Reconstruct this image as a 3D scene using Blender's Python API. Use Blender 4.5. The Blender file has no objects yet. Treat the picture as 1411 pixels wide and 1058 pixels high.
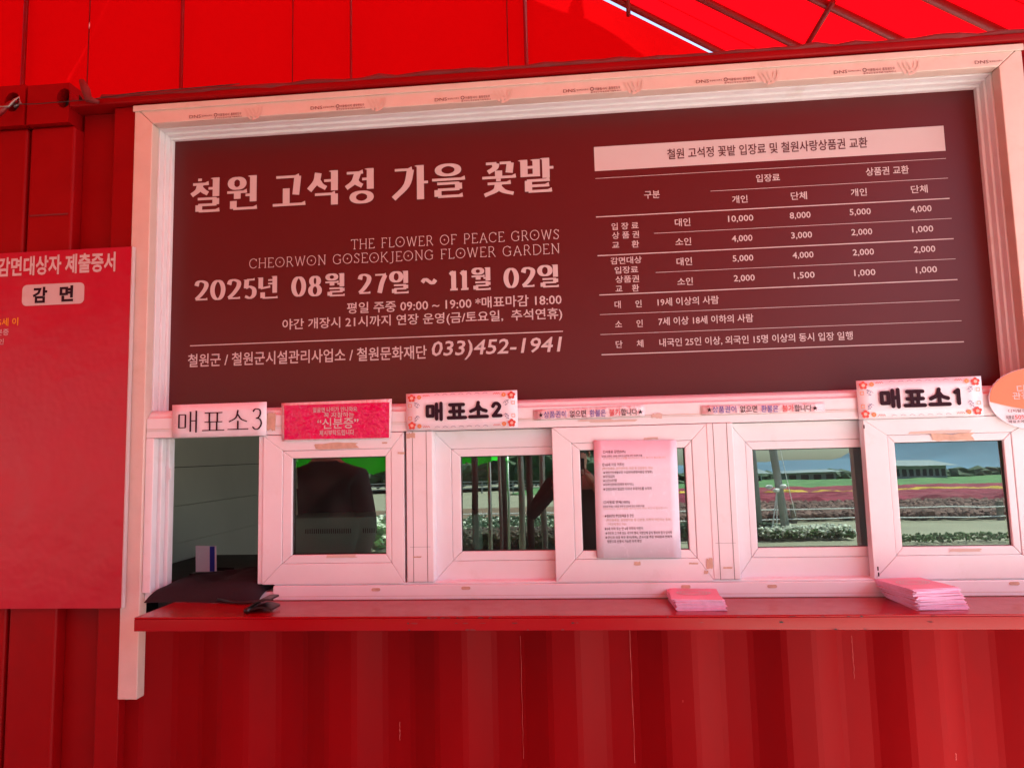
import bpy, bmesh, math, random
from mathutils import Vector, Matrix
from math import radians as R, sin, cos, pi
random.seed(7)
SC = bpy.context.scene
COL = SC.collection
# ------------------------------------------------------------------ camera
W0, H0, FPX = 1411.0, 1058.0, 950.0
CAM = Vector((0, -2.3, 1.5))
yaw, pit, rol = R(4.876), R(5.5615), R(-1.3976)
Fv = Vector((-sin(yaw)*cos(pit), cos(yaw)*cos(pit), sin(pit)))
Rt = Vector((cos(yaw), sin(yaw), 0)); Uv = Rt.cross(Fv)
Rr = Rt*cos(rol) + Uv*sin(rol); Ur = -Rt*sin(rol) + Uv*cos(rol)
cd = bpy.data.cameras.new('camera'); cam = bpy.data.objects.new('camera', cd); COL.objects.link(cam)
cam.matrix_world = Matrix(((Rr.x, Ur.x, -Fv.x, CAM.x), (Rr.y, Ur.y, -Fv.y, CAM.y), (Rr.z, Ur.z, -Fv.z, CAM.z), (0, 0, 0, 1)))
cd.sensor_width = 36; cd.sensor_fit = 'HORIZONTAL'; cd.lens = 36*FPX/W0
cd.clip_start = .02; cd.clip_end = 6000
SC.camera = cam
# ------------------------------------------------------------------ sky, sun, exposure
SUN_EL, SUN_AZ = 60.0, 106.0        # azimuth from +y (behind the booth) towards +x
wd = bpy.data.worlds.new('World'); SC.world = wd; wd.use_nodes = True
nt = wd.node_tree; nt.nodes.clear()
sky = nt.nodes.new('ShaderNodeTexSky'); sky.sky_type = 'NISHITA'; sky.sun_disc = False
sky.sun_elevation = R(SUN_EL); sky.sun_rotation = R(SUN_AZ); sky.air_density = 1.0; sky.dust_density = 2.5
bg = nt.nodes.new('ShaderNodeBackground'); bg.inputs[1].default_value = .12
wo = nt.nodes.new('ShaderNodeOutputWorld')
nt.links.new(sky.outputs[0], bg.inputs[0]); nt.links.new(bg.outputs[0], wo.inputs[0])
sl = bpy.data.lights.new('sun', 'SUN'); sl.energy = 5.0; sl.angle = R(.53); sl.color = (1, .95, .87)
so = bpy.data.objects.new('sun', sl); COL.objects.link(so)
sd = Vector((cos(R(SUN_EL))*sin(R(SUN_AZ)), cos(R(SUN_EL))*cos(R(SUN_AZ)), sin(R(SUN_EL))))
so.rotation_euler = sd.to_track_quat('Z', 'Y').to_euler()
SC.view_settings.view_transform = 'Standard'; SC.view_settings.look = 'None'
SC.view_settings.gamma = 1; SC.view_settings.exposure = 2.0
SC.cycles.max_bounces = 10; SC.cycles.diffuse_bounces = 5; SC.cycles.transparent_max_bounces = 12
SC.cycles.use_denoising = True

# ------------------------------------------------------------------ helpers
def ray(x, y): return Fv + Rr*((x-W0/2)/FPX) - Ur*((y-H0/2)/FPX)
def at(x, y, Y=0.0):
    d = ray(x, y); return CAM + d*((Y-CAM.y)/d.y)
def wroot(o):
    v = Vector((0, 0, 0))
    while o is not None: v += o.location; o = o.parent
    return v
def tag(o, label=None, cat=None, group=None, kind=None):
    if label: o['label'] = label
    if cat: o['category'] = cat
    if group: o['group'] = group
    if kind: o['kind'] = kind
    return o
def thing(name, label, cat, loc=(0, 0, 0), group=None):
    o = bpy.data.objects.new(name, None); COL.objects.link(o); o.location = loc; o.empty_display_size = .1
    return tag(o, label, cat, group)
class MB:
    def __init__(s): s.v = []; s.f = []
    def add(s, vs, fs):
        n = len(s.v); s.v += [tuple(v) for v in vs]; s.f += [[i+n for i in f] for f in fs]; return s
    def box(s, x0, x1, y0, y1, z0, z1):
        return s.add([(x0,y0,z0),(x1,y0,z0),(x1,y1,z0),(x0,y1,z0),(x0,y0,z1),(x1,y0,z1),(x1,y1,z1),(x0,y1,z1)],
                     [[0,3,2,1],[4,5,6,7],[0,1,5,4],[1,2,6,5],[2,3,7,6],[3,0,4,7]])
    def quad(s, *p): return s.add(p, [list(range(len(p)))])
    def prism(s, poly, y0, y1):      # poly of (x,z), counter-clockwise seen from -y
        n = len(poly)
        vs = [(x, y0, z) for x, z in poly] + [(x, y1, z) for x, z in poly]
        fs = [list(range(n)), list(range(2*n-1, n-1, -1))] + [[i, i+n, (i+1) % n+n, (i+1) % n] for i in range(n)]
        return s.add(vs, fs)
    def xprism(s, prof, x0, x1):     # prof of (y,z)
        n = len(prof)
        vs = [(x0, y, z) for y, z in prof] + [(x1, y, z) for y, z in prof]
        fs = [list(range(n)), list(range(2*n-1, n-1, -1))] + [[i, i+n, (i+1) % n+n, (i+1) % n] for i in range(n)]
        return s.add(vs, fs)
    def tube(s, pts, r, n=8):
        pts = [Vector(p) for p in pts]; rs = r if isinstance(r, (list, tuple)) else [r]*len(pts)
        vs = []; fs = []
        for i, p in enumerate(pts):
            t = (pts[min(i+1, len(pts)-1)] - pts[max(i-1, 0)]).normalized()
            u = t.cross(Vector((0, 0, 1)) if abs(t.z) < .9 else Vector((1, 0, 0))).normalized(); w = t.cross(u)
            for k in range(n):
                a = 2*pi*k/n; vs.append(p + (u*cos(a)+w*sin(a))*rs[i])
        for i in range(len(pts)-1):
            for k in range(n):
                a = i*n+k; b = i*n+(k+1) % n; fs.append([a, b, b+n, a+n])
        fs.append(list(range(n-1, -1, -1))); fs.append([(len(pts)-1)*n+k for k in range(n)])
        return s.add(vs, fs)
    def blob(s, c, r, n=6, m=4, jit=.25, rnd=random):
        vs = [Vector((0, 0, -1))]; fs = []
        for j in range(1, m):
            ph = -pi/2 + pi*j/m
            for k in range(n):
                a = 2*pi*(k+.5*(j % 2))/n; vs.append(Vector((cos(a)*cos(ph), sin(a)*cos(ph), sin(ph))))
        vs.append(Vector((0, 0, 1)))
        out = [(c[0]+v.x*r[0]*(1+rnd.uniform(-jit, jit)), c[1]+v.y*r[1]*(1+rnd.uniform(-jit, jit)), c[2]+v.z*r[2]*(1+rnd.uniform(-jit, jit))) for v in vs]
        for k in range(n): fs.append([0, 1+(k+1) % n, 1+k])
        for j in range(m-2):
            for k in range(n):
                a = 1+j*n+k; b = 1+j*n+(k+1) % n; fs.append([a, b, b+n, a+n])
        L = len(vs)-1
        for k in range(n): fs.append([L, L-n+k, L-n+(k+1) % n])
        return s.add(out, fs)
    def build(s, name, mat, parent=None, bev=0, smooth=False, recalc=True):
        me = bpy.data.meshes.new(name)
        o0 = wroot(parent) if parent else Vector((0, 0, 0))
        me.from_pydata([(v[0]-o0.x, v[1]-o0.y, v[2]-o0.z) for v in s.v], [], s.f)
        if recalc:
            bm = bmesh.new(); bm.from_mesh(me); bmesh.ops.recalc_face_normals(bm, faces=bm.faces); bm.to_mesh(me); bm.free()
        me.update()
        ms = mat if isinstance(mat, list) else [mat]
        for m in ms: me.materials.append(m)
        if smooth: me.polygons.foreach_set('use_smooth', [True]*len(me.polygons))
        o = bpy.data.objects.new(name, me); COL.objects.link(o)
        if parent: o.parent = parent
        if bev:
            b = o.modifiers.new('bevel', 'BEVEL'); b.width = bev; b.segments = 2; b.limit_method = 'ANGLE'; b.angle_limit = R(40)
            o.modifiers.new('wn', 'WEIGHTED_NORMAL'); me.polygons.foreach_set('use_smooth', [True]*len(me.polygons))
        return o

# ------------------------------------------------------------------ materials
def mk(name):
    m = bpy.data.materials.new(name); m.use_nodes = True; t = m.node_tree; t.nodes.clear()
    out = t.nodes.new('ShaderNodeOutputMaterial'); return m, t, out
def node(t, k, **kw):
    n = t.nodes.new(k)
    for a, b in kw.items(): setattr(n, a, b)
    return n
def M(name, col, rough=.5, var=.06, scale=3, bump=0, bscale=60, spec=.5, dirt=None, dscale=6, dthr=.6, metal=0, stretch=(1, 1, 1), wear=None, wscale=30, wthr=.7, rvar=.1):
    m, t, out = mk(name); L = t.links.new
    p = node(t, 'ShaderNodeBsdfPrincipled'); L(p.outputs[0], out.inputs[0])
    p.inputs['Roughness'].default_value = rough; p.inputs['Metallic'].default_value = metal
    p.inputs['Specular IOR Level'].default_value = spec
    tc = node(t, 'ShaderNodeTexCoord'); mp = node(t, 'ShaderNodeMapping'); mp.inputs['Scale'].default_value = stretch
    L(tc.outputs['Object'], mp.inputs[0])
    def noise(s, d=6, r=.6):
        n = node(t, 'ShaderNodeTexNoise'); n.inputs['Scale'].default_value = s; n.inputs['Detail'].default_value = d; n.inputs['Roughness'].default_value = r
        L(mp.outputs[0], n.inputs[0]); return n.outputs['Fac']
    n1 = noise(scale)
    rr = node(t, 'ShaderNodeMapRange'); L(n1, rr.inputs[0]); rr.inputs[1].default_value = .3; rr.inputs[2].default_value = .7
    rr.inputs[3].default_value = 1-var; rr.inputs[4].default_value = 1+var
    mx = node(t, 'ShaderNodeVectorMath', operation='SCALE'); mx.inputs[0].default_value = col[:3]; L(rr.outputs[0], mx.inputs['Scale'])
    c = mx.outputs[0]
    def over(c, colr, s, thr, wid, amt=1, d=8):
        n = noise(s, d, .65); r2 = node(t, 'ShaderNodeMapRange'); L(n, r2.inputs[0]); r2.inputs[1].default_value = thr; r2.inputs[2].default_value = thr+wid
        r2.inputs[3].default_value = 0; r2.inputs[4].default_value = amt
        k = node(t, 'ShaderNodeMix', data_type='RGBA'); L(r2.outputs[0], k.inputs[0]); L(c, k.inputs[6]); k.inputs[7].default_value = (*colr, 1); return k.outputs[2]
    if dirt: c = over(c, dirt, dscale, dthr, .25, .55)
    if wear: c = over(c, wear, wscale, wthr, .02, .9)
    L(c, p.inputs['Base Color'])
    r3 = node(t, 'ShaderNodeMapRange'); L(noise(scale*4), r3.inputs[0]); r3.inputs[3].default_value = max(.02, rough-rvar); r3.inputs[4].default_value = min(1, rough+rvar); L(r3.outputs[0], p.inputs['Roughness'])
    if bump:
        b = node(t, 'ShaderNodeBump'); b.inputs['Strength'].default_value = min(1, bump*10) if bump < .1 else 1; b.inputs['Distance'].default_value = bump*.1 if bump >= .1 else .002
        L(noise(bscale, 4), b.inputs['Height']); L(b.outputs[0], p.inputs['Normal'])
    return m
def fabric(name, col, trans):
    m, t, out = mk(name); L = t.links.new
    d = node(t, 'ShaderNodeBsdfDiffuse'); d.inputs[0].default_value = (*col, 1)
    tr = node(t, 'ShaderNodeBsdfTranslucent')
    tc = node(t, 'ShaderNodeTexCoord'); n = node(t, 'ShaderNodeTexNoise'); n.inputs['Scale'].default_value = .6; n.inputs['Detail'].default_value = 5; L(tc.outputs['Object'], n.inputs[0])
    rr = node(t, 'ShaderNodeMapRange'); L(n.outputs['Fac'], rr.inputs[0]); rr.inputs[3].default_value = .86; rr.inputs[4].default_value = 1.12
    v = node(t, 'ShaderNodeVectorMath', operation='SCALE'); v.inputs[0].default_value = trans; L(rr.outputs[0], v.inputs['Scale']); L(v.outputs[0], tr.inputs[0])
    a = node(t, 'ShaderNodeAddShader'); L(d.outputs[0], a.inputs[0]); L(tr.outputs[0], a.inputs[1]); L(a.outputs[0], out.inputs[0])
    return m
def glass(name, refl, tint):
    m, t, out = mk(name); L = t.links.new
    g = node(t, 'ShaderNodeBsdfGlossy'); g.inputs['Roughness'].default_value = .0; g.inputs[0].default_value = (.80, 1, .93, 1)
    tr = node(t, 'ShaderNodeBsdfTransparent'); tr.inputs[0].default_value = (*tint, 1)
    mx = node(t, 'ShaderNodeMixShader'); mx.inputs[0].default_value = refl
    tc = node(t, 'ShaderNodeTexCoord'); n = node(t, 'ShaderNodeTexNoise'); n.inputs['Scale'].default_value = 2.5; L(tc.outputs['Object'], n.inputs[0])
    b = node(t, 'ShaderNodeBump'); b.inputs['Strength'].default_value = .25; b.inputs['Distance'].default_value = .0012; L(n.outputs['Fac'], b.inputs['Height']); L(b.outputs[0], g.inputs['Normal'])
    L(tr.outputs[0], mx.inputs[1]); L(g.outputs[0], mx.inputs[2])
    df = node(t, 'ShaderNodeBsdfDiffuse'); df.inputs[0].default_value = (.7, .66, .62, 1); m2 = node(t, 'ShaderNodeMixShader')
    n2 = node(t, 'ShaderNodeTexNoise'); n2.inputs['Scale'].default_value = 9; n2.inputs['Detail'].default_value = 8; L(tc.outputs['Object'], n2.inputs[0])
    r2 = node(t, 'ShaderNodeMapRange'); L(n2.outputs['Fac'], r2.inputs[0]); r2.inputs[1].default_value = .35; r2.inputs[2].default_value = .8; r2.inputs[3].default_value = .002; r2.inputs[4].default_value = .025
    L(r2.outputs[0], m2.inputs[0]); L(mx.outputs[0], m2.inputs[1]); L(df.outputs[0], m2.inputs[2]); L(m2.outputs[0], out.inputs[0])
    return m
m_red = M('red_container_paint', (.25, .0012, .003), .45, .10, 2.5, .02, 40, spec=.15, dirt=(.17, .004, .006), dscale=3, dthr=.55, wear=(.10, .02, .02), wscale=14, wthr=.76)
m_redlow = M('red_corrugated_paint', (.25, .0012, .003), .5, .14, 2, .02, 30, spec=.08, dirt=(.22, .004, .006), dscale=5, dthr=.52, wear=(.50, .10, .10), wscale=30, wthr=.80, stretch=(1, 1, .35))
m_counter = M('red_counter_paint', (.30, .002, .006), .22, .05, 5, .01, 40, spec=.4, dirt=(.24, .01, .01), dscale=6, dthr=.6, wear=(.10, .06, .05), wscale=26, wthr=.71, stretch=(1, 1, 1.6))
m_upvc = M('white_plastic_profile', (.77, .76, .79), .38, .04, 5, .01, 30, dirt=(.58, .48, .42), dscale=7, dthr=.60, wear=(.55, .46, .40), wscale=60, wthr=.775)
m_film = M('yellowed_film_on_trim', (.66, .53, .47), .42, .05, 9, .03, 50, dirt=(.55, .40, .30), dscale=12, dthr=.56)
m_dark = M('dark_groove', (.03, .02, .02), .8)
m_board = M('maroon_board', (.098, .011, .012), .34, .02, 3, 0, 90, spec=.3, rvar=.02)
m_print = M('white_print', (.56, .48, .48), .5, .03)
m_maroon = M('maroon_print', (.09, .02, .025), .5)
m_black = M('black_print', (.03, .012, .02), .9, spec=.15)
m_thinlogo = M('brown_logo_print', (.16, .05, .05), .6)
m_water = M('beige_watermark_print', (.62, .48, .42), .6)
m_paper = M('white_laminated_paper', (.80, .74, .80), .25, .04, 12, .03, 14)
m_paper2 = M('white_notice_paper', (.74, .71, .82), .25, .04, 9, .06, 14)
m_sleeve = M('clear_sleeve', (.78, .62, .66), .14, .05, 10, .12, 30)
m_pink = M('hot_pink_laminate', (.62, .006, .10), .08, .05, 10, .2, 11)
m_poster = M('crimson_poster', (.42, .001, .024), .35, .08, 2, .12, 3)
m_yellow = M('yellow_print', (.75, .35, .01), .5)
m_fred = M('red_flower_print', (.62, .06, .04), .5)
m_forange = M('orange_flower_print', (.70, .26, .10), .5)
m_fpale = M('pale_flower_centre', (.80, .45, .38), .5)
m_fblue = M('slate_blue_print', (.22, .22, .33), .5)
m_ink_blue = M('blue_violet_print', (.10, .08, .36), .5)
m_ink_red = M('red_print', (.60, .03, .03), .5)
m_orange = M('orange_board_print', (.70, .20, .09), .35)
m_residue = M('brown_tape_residue', (.56, .40, .30), .7, .2, 30, .05, 60)
m_flyer = M('pink_leaflet_paper', (.72, .20, .32), .4, .08, 8)
m_leafedge = M('leaflet_page_edges', (.78, .50, .72), .6, .12, 60)
m_siding = M('grey_siding_board', (.46, .46, .38), .6, .06, 3, .02, 30)
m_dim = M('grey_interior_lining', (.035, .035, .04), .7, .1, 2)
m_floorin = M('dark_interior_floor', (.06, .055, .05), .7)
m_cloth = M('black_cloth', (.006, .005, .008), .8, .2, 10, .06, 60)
m_leather = M('black_leather', (.012, .008, .008), .35, .2, 20, .04, 80)
m_skin = M('skin', (.42, .22, .15), .55)
m_hair = M('black_hair', (.012, .010, .010), .5)
m_greenbox = M('pale_green_metal', (.20, .30, .25), .45)
m_steel = M('galvanised_steel', (.30, .31, .30), .45, .1, 6, metal=.6)
m_redsteel = M('red_painted_pipe', (.20, .008, .012), .5)
m_canopy = fabric('red_tent_membrane', (.34, .002, .003), (.22, .0004, .0014))
m_gable = fabric('red_tent_gable_membrane', (.32, .002, .003), (.25, .0003, .0009))
m_hem = M('dark_red_fabric_hem', (.16, .012, .014), .8, .2, 12)
m_green = fabric('green_tent_membrane', (.02, .28, .03), (.02, .36, .02))
m_glass = glass('reflective_window_glass', .27, (.74, .86, .78))
m_ground = M('pale_packed_earth', (.20, .185, .125), .9, .15, .6, .1, 5, dirt=(.24, .20, .14), dscale=1.5)
m_conc = M('grey_paving', (.56, .53, .49), .85, .12, 1.2, .05, 20)

# ------------------------------------------------------------------ stroke lettering (skeletons, drawn with a pen)
def cat(pts, n=5):
    P = [Vector((p[0], p[1])) for p in pts]
    if len(P) < 3: return P
    closed = (P[0]-P[-1]).length < 1e-6; out = []
    for i in range(len(P)-1):
        p0 = P[i-1] if i > 0 else (P[-2] if closed else P[0]*2-P[1])
        p1, p2 = P[i], P[i+1]
        p3 = P[i+2] if i+2 < len(P) else (P[1] if closed else P[-1]*2-P[-2])
        for k in range(n):
            t = k/n
            out.append(.5*((2*p1)+(p2-p0)*t+(2*p0-5*p1+4*p2-p3)*t*t+(3*p1-p0-3*p2+p3)*t**3))
    return out+[P[-1]]
def O(cx, cy, rx, ry): return ('c', [(cx+rx*cos(2*pi*k/12+pi/2), cy+ry*sin(2*pi*k/12+pi/2)) for k in range(13)])
def ell(*p): return ('l', list(p))          # straight polyline
def cur(*p): return ('c', list(p))          # smooth curve
HG = {
'철': [ell((.22,.97),(.34,.97)), ell((.06,.84),(.54,.84)), cur((.30,.84),(.22,.66),(.02,.52)), cur((.30,.72),(.42,.62),(.54,.55)), ell((.56,.70),(.78,.70)), ell((.80,1.0),(.80,.46)),
       ell((.22,.40),(.80,.40),(.80,.22)), ell((.24,.22),(.80,.22)), ell((.26,.22),(.26,.03)), ell((.26,.04),(.90,.04))],
'원': [O(.33,.80,.19,.15), ell((.02,.54),(.62,.54)), ell((.34,.54),(.34,.34)), ell((.60,.44),(.80,.44)), ell((.84,1.0),(.84,.24)), ell((.22,.28),(.22,.05)), ell((.22,.05),(.94,.05))],
'고': [ell((.10,.90),(.80,.90)), ell((.78,.90),(.72,.36)), ell((.42,.56),(.42,.12)), ell((.0,.08),(1.0,.08))],
'석': [cur((.30,.96),(.24,.72),(.02,.46)), cur((.27,.74),(.38,.60),(.54,.50)), ell((.48,.72),(.78,.72)), ell((.80,1.0),(.80,.42)), ell((.20,.32),(.80,.32)), ell((.80,.32),(.80,0.0))],
'정': [ell((.04,.90),(.54,.90)), cur((.40,.90),(.28,.64),(.02,.46)), cur((.28,.70),(.40,.58),(.54,.50)), ell((.54,.70),(.78,.70)), ell((.80,1.0),(.80,.40)), O(.52,.17,.28,.15)],
'가': [ell((.04,.90),(.52,.90)), cur((.50,.90),(.38,.44),(.0,.06)), ell((.78,1.0),(.78,.0)), ell((.80,.50),(1.0,.50))],
'을': [O(.5,.82,.30,.15), ell((.0,.54),(1.0,.54)), ell((.16,.42),(.82,.42),(.82,.24)), ell((.18,.24),(.82,.24)), ell((.18,.24),(.18,.04)), ell((.18,.05),(.92,.05))],
'꽃': [ell((.12,.94),(.44,.94)), cur((.42,.94),(.38,.80),(.18,.68)), ell((.54,.94),(.88,.94)), ell((.86,.94),(.82,.64)), ell((.50,.72),(.50,.54)), ell((.0,.52),(1.0,.52)),
       ell((.42,.44),(.56,.44)), ell((.16,.34),(.84,.34)), cur((.50,.34),(.40,.14),(.06,.0)), cur((.48,.24),(.66,.10),(.94,.02))],
'밭': [ell((.14,.98),(.14,.48)), ell((.50,.98),(.50,.48)), ell((.14,.76),(.50,.76)), ell((.14,.52),(.50,.52)), ell((.78,1.0),(.78,.42)), ell((.80,.72),(1.0,.72)),
       ell((.22,.36),(.86,.36)), ell((.26,.36),(.26,.04)), ell((.26,.20),(.84,.20)), ell((.26,.04),(.92,.04))],
'년': [ell((.12,.96),(.12,.48)), ell((.12,.48),(.56,.54)), ell((.48,.84),(.78,.84)), ell((.48,.68),(.78,.68)), ell((.80,1.0),(.80,.26)), ell((.22,.30),(.22,.05)), ell((.22,.05),(.92,.05))],
'월': [O(.33,.86,.20,.12), ell((.02,.63),(.64,.63)), ell((.34,.63),(.34,.48)), ell((.60,.54),(.78,.54)), ell((.82,1.0),(.82,.42)), ell((.20,.36),(.82,.36),(.82,.22)), ell((.22,.21),(.82,.21)), ell((.22,.21),(.22,.04)), ell((.22,.04),(.92,.04))],
'일': [O(.32,.76,.24,.21), ell((.80,1.0),(.80,.46)), ell((.20,.38),(.80,.38),(.80,.22)), ell((.22,.22),(.80,.22)), ell((.22,.22),(.22,.04)), ell((.22,.04),(.92,.04))],
'매': [ell((.06,.82),(.40,.82),(.40,.20),(.06,.20),(.06,.82)), ell((.62,.96),(.62,.0)), ell((.62,.52),(.88,.52)), ell((.90,1.0),(.90,-.04))],
'표': [ell((.10,.88),(.90,.88)), ell((.10,.44),(.90,.44)), ell((.32,.88),(.32,.44)), ell((.68,.88),(.68,.44)), ell((.34,.44),(.34,.06)), ell((.66,.44),(.66,.06)), ell((.0,.04),(1.0,.04))],
'소': [cur((.50,.98),(.40,.62),(.06,.42)), cur((.50,.76),(.66,.54),(.94,.42)), ell((.50,.46),(.50,.08)), ell((.0,.06),(1.0,.06))],
'0': [O(.5,.5,.36,.46)],
'2': [cur((.14,.74),(.24,.92),(.50,.97),(.80,.86),(.80,.64),(.50,.32),(.12,.06)), ell((.10,.05),(.90,.05))],
'3': [cur((.12,.84),(.34,.97),(.72,.92),(.78,.72),(.62,.56),(.38,.52)), cur((.38,.52),(.74,.48),(.88,.26),(.66,.04),(.34,.0),(.08,.12))],
'5': [ell((.24,.95),(.82,.95)), ell((.24,.95),(.18,.52)), cur((.18,.54),(.46,.60),(.80,.46),(.80,.18),(.50,.03),(.12,.12))],
'8': [O(.5,.75,.27,.21), O(.5,.27,.34,.25)],
'7': [ell((.10,.94),(.88,.94)), cur((.86,.92),(.60,.52),(.42,.02))],
'1': [ell((.22,.80),(.54,.94)), ell((.54,.96),(.54,.04)), ell((.24,.03),(.84,.03))],
'~': [cur((.02,.46),(.24,.60),(.50,.50),(.76,.40),(.98,.56))],
}
R1 = {'2': [cur((.12,.74),(.28,.92),(.60,.92),(.80,.72),(.62,.46),(.16,.04)), ell((.14,.04),(.92,.04))], '1': [ell((.26,.78),(.60,.94)), ell((.60,.94),(.60,.02))]}
LT = {
'T': (.8, [ell((.02,1),(.78,1)), ell((.4,1),(.4,0)), ell((.02,1),(.02,.86)), ell((.78,1),(.78,.86)), ell((.28,0),(.52,0))]),
'H': (.9, [ell((.12,1),(.12,0)), ell((.78,1),(.78,0)), ell((.12,.5),(.78,.5)), ell((.02,1),(.22,1)), ell((.02,0),(.22,0)), ell((.68,1),(.88,1)), ell((.68,0),(.88,0))]),
'E': (.72, [ell((.12,1),(.12,0)), ell((.02,1),(.62,1)), ell((.12,.5),(.5,.5)), ell((.02,0),(.68,0)), ell((.62,1),(.62,.88)), ell((.68,0),(.68,.14))]),
'F': (.68, [ell((.12,1),(.12,0)), ell((.02,1),(.62,1)), ell((.12,.5),(.5,.5)), ell((.02,0),(.24,0)), ell((.62,1),(.62,.88))]),
'L': (.66, [ell((.12,1),(.12,0)), ell((.02,1),(.24,1)), ell((.02,0),(.62,0)), ell((.62,0),(.62,.14))]),
'O': (1.06, [O(.5,.5,.48,.5), ell((.42,.5),(.58,.5)), ell((.5,.42),(.5,.58))]),
'W': (1.2, [ell((.06,1),(.32,0)), ell((.32,0),(.58,1)), ell((.58,1),(.84,0)), ell((.84,0),(1.1,1)), ell((.0,1),(.14,1)), ell((1.02,1),(1.18,1))]),
'R': (.82, [ell((.12,1),(.12,0)), cur((.06,1),(.45,1),(.62,.76),(.45,.5),(.12,.5)), ell((.4,.5),(.74,0)), ell((.02,0),(.22,0)), ell((.68,0),(.8,0))]),
'P': (.74, [ell((.12,1),(.12,0)), cur((.06,1),(.48,1),(.66,.74),(.48,.46),(.12,.46)), ell((.02,0),(.22,0))]),
'A': (.92, [ell((.08,0),(.44,1)), ell((.44,1),(.82,0)), ell((.2,.34),(.7,.34)), ell((.0,0),(.18,0)), ell((.72,0),(.92,0))]),
'C': (.86, [cur((.78,.82),(.5,1),(.14,.86),(.02,.5),(.14,.14),(.5,0),(.8,.18)), ell((.78,.95),(.78,.72))]),
'G': (.94, [cur((.78,.82),(.5,1),(.14,.86),(.02,.5),(.14,.14),(.5,0),(.8,.12)), ell((.8,.45),(.8,.06)), ell((.62,.45),(.9,.45)), ell((.78,.95),(.78,.76))]),
'S': (.66, [cur((.54,.86),(.3,1),(.08,.8),(.3,.55),(.54,.34),(.42,.04),(.06,.1)), ell((.56,.97),(.56,.76)), ell((.05,.02),(.05,.24))]),
'K': (.84, [ell((.12,1),(.12,0)), ell((.68,1),(.14,.46)), ell((.3,.6),(.76,0)), ell((.02,1),(.22,1)), ell((.02,0),(.22,0)), ell((.6,1),(.76,1)), ell((.68,0),(.84,0))]),
'J': (.5, [cur((.34,1),(.34,.3),(.3,-.1),(.0,-.2)), ell((.22,1),(.46,1))]),
'N': (.94, [ell((.14,0),(.14,1)), ell((.14,1),(.78,0)), ell((.78,0),(.78,1)), ell((.0,1),(.18,1)), ell((.04,0),(.24,0)), ell((.68,1),(.88,1))]),
'D': (.92, [ell((.12,1),(.12,0)), cur((.04,1),(.5,1),(.82,.76),(.84,.3),(.5,0),(.04,0))]),
' ': (.45, []),
}
KK = [0]
def pen(mb, kind, pts, fx, h, v, Y, rnd=False, serif=0, z0=0):
    """one stroke: thin when it runs across, thick when it runs down"""
    P = [Vector((fx(p))) for p in (cat(pts) if kind == 'c' else pts)]
    yk = lambda: (KK.__setitem__(0, KK[0]+1), Y-(KK[0] % 120)*.00003)[1]
    y = yk()
    def wd(d):
        s = abs(d.y)/max(1e-9, d.length); return h+(v-h)*s**1.3
    n = len(P); Lf = []; Rg = []
    segs = [P] if kind == 'c' else [[P[i], P[i+1]] for i in range(n-1)]
    for q in segs:
        m = len(q); vs = []; y = yk()
        for i, p in enumerate(q):
            d = q[min(i+1, m-1)]-q[max(i-1, 0)]
            if d.length < 1e-9: d = Vector((1, 0))
            if kind == 'c' and (q[0]-q[-1]).length < 1e-6 and i in (0, m-1): d = q[1]-q[-2]
            w = wd(d)/2; nn = Vector((-d.y, d.x)).normalized()*w
            vs += [(p.x+nn.x, y, p.y+nn.y), (p.x-nn.x, y, p.y-nn.y)]
        mb.add(vs, [[2*i+1, 2*i+3, 2*i+2, 2*i] for i in range(m-1)])
        if rnd or (kind == 'l' and n > 2):
            for e in ((q[0], q[-1]) if rnd else ((q[-1],) if q is not segs[-1] else ())):
                y = yk(); rr = (h if rnd else h)/2; k = 10 if rnd else 4
                mb.add([(e.x+rr*cos(2*pi*j/k+pi/4*(k == 4)), y, e.y+rr*sin(2*pi*j/k+pi/4*(k == 4))) for j in range(k)], [list(range(k))])
        if serif and kind == 'l' and n == 2:
            d = q[1]-q[0]; y = yk()
            if abs(d.x) > abs(d.y)*2 and abs(d.x) > serif*1.6:   # a flat wedge on the right end of a bar
                e = q[1] if d.x > 0 else q[0]; s = serif*.55
                mb.add([(e.x-s*1.6, y, e.y), (e.x+s*.25, y, e.y-h*.5), (e.x+s*.1, y, e.y+s*.55+h*.3)], [[0, 1, 2]])
            elif abs(d.y) > abs(d.x)*2 and abs(d.y) > serif*2.2:  # a flag on the top left of an upright
                e = q[0] if d.y < 0 else q[1]; s = serif*.5
                mb.add([(e.x-v*.5-s*.7, y, e.y-s*.05), (e.x+v*.2, y, e.y-s*.9), (e.x+v*.5, y, e.y+s*.1), (e.x-v*.5, y, e.y+s*.12)], [[0, 1, 2, 3]])
def syl(mb, ch, x0, x1, z0, z1, h, v, Y, rnd=False, serif=0, tab=None):
    g = (tab or {}).get(ch) or HG[ch]
    pa = v*.36
    for kind, pts in g:
        pen(mb, kind, pts, lambda p: (x0+pa+(x1-x0-2*pa)*p[0], z0+h*.5+(z1-z0-h)*p[1]), h, v, Y, rnd, serif)
def latin(mb, text, x0, x1, z0, z1, w, Y):
    tot = sum(LT[c][0]+.16 for c in text)-.16; k = (x1-x0)/tot; x = x0
    for c in text:
        for kind, pts in LT[c][1]:
            pen(mb, kind, pts, lambda p: (x+k*p[0], z0+(z1-z0)*p[1]), w, w*1.15, Y)
        x += k*(LT[c][0]+.16)
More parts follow.
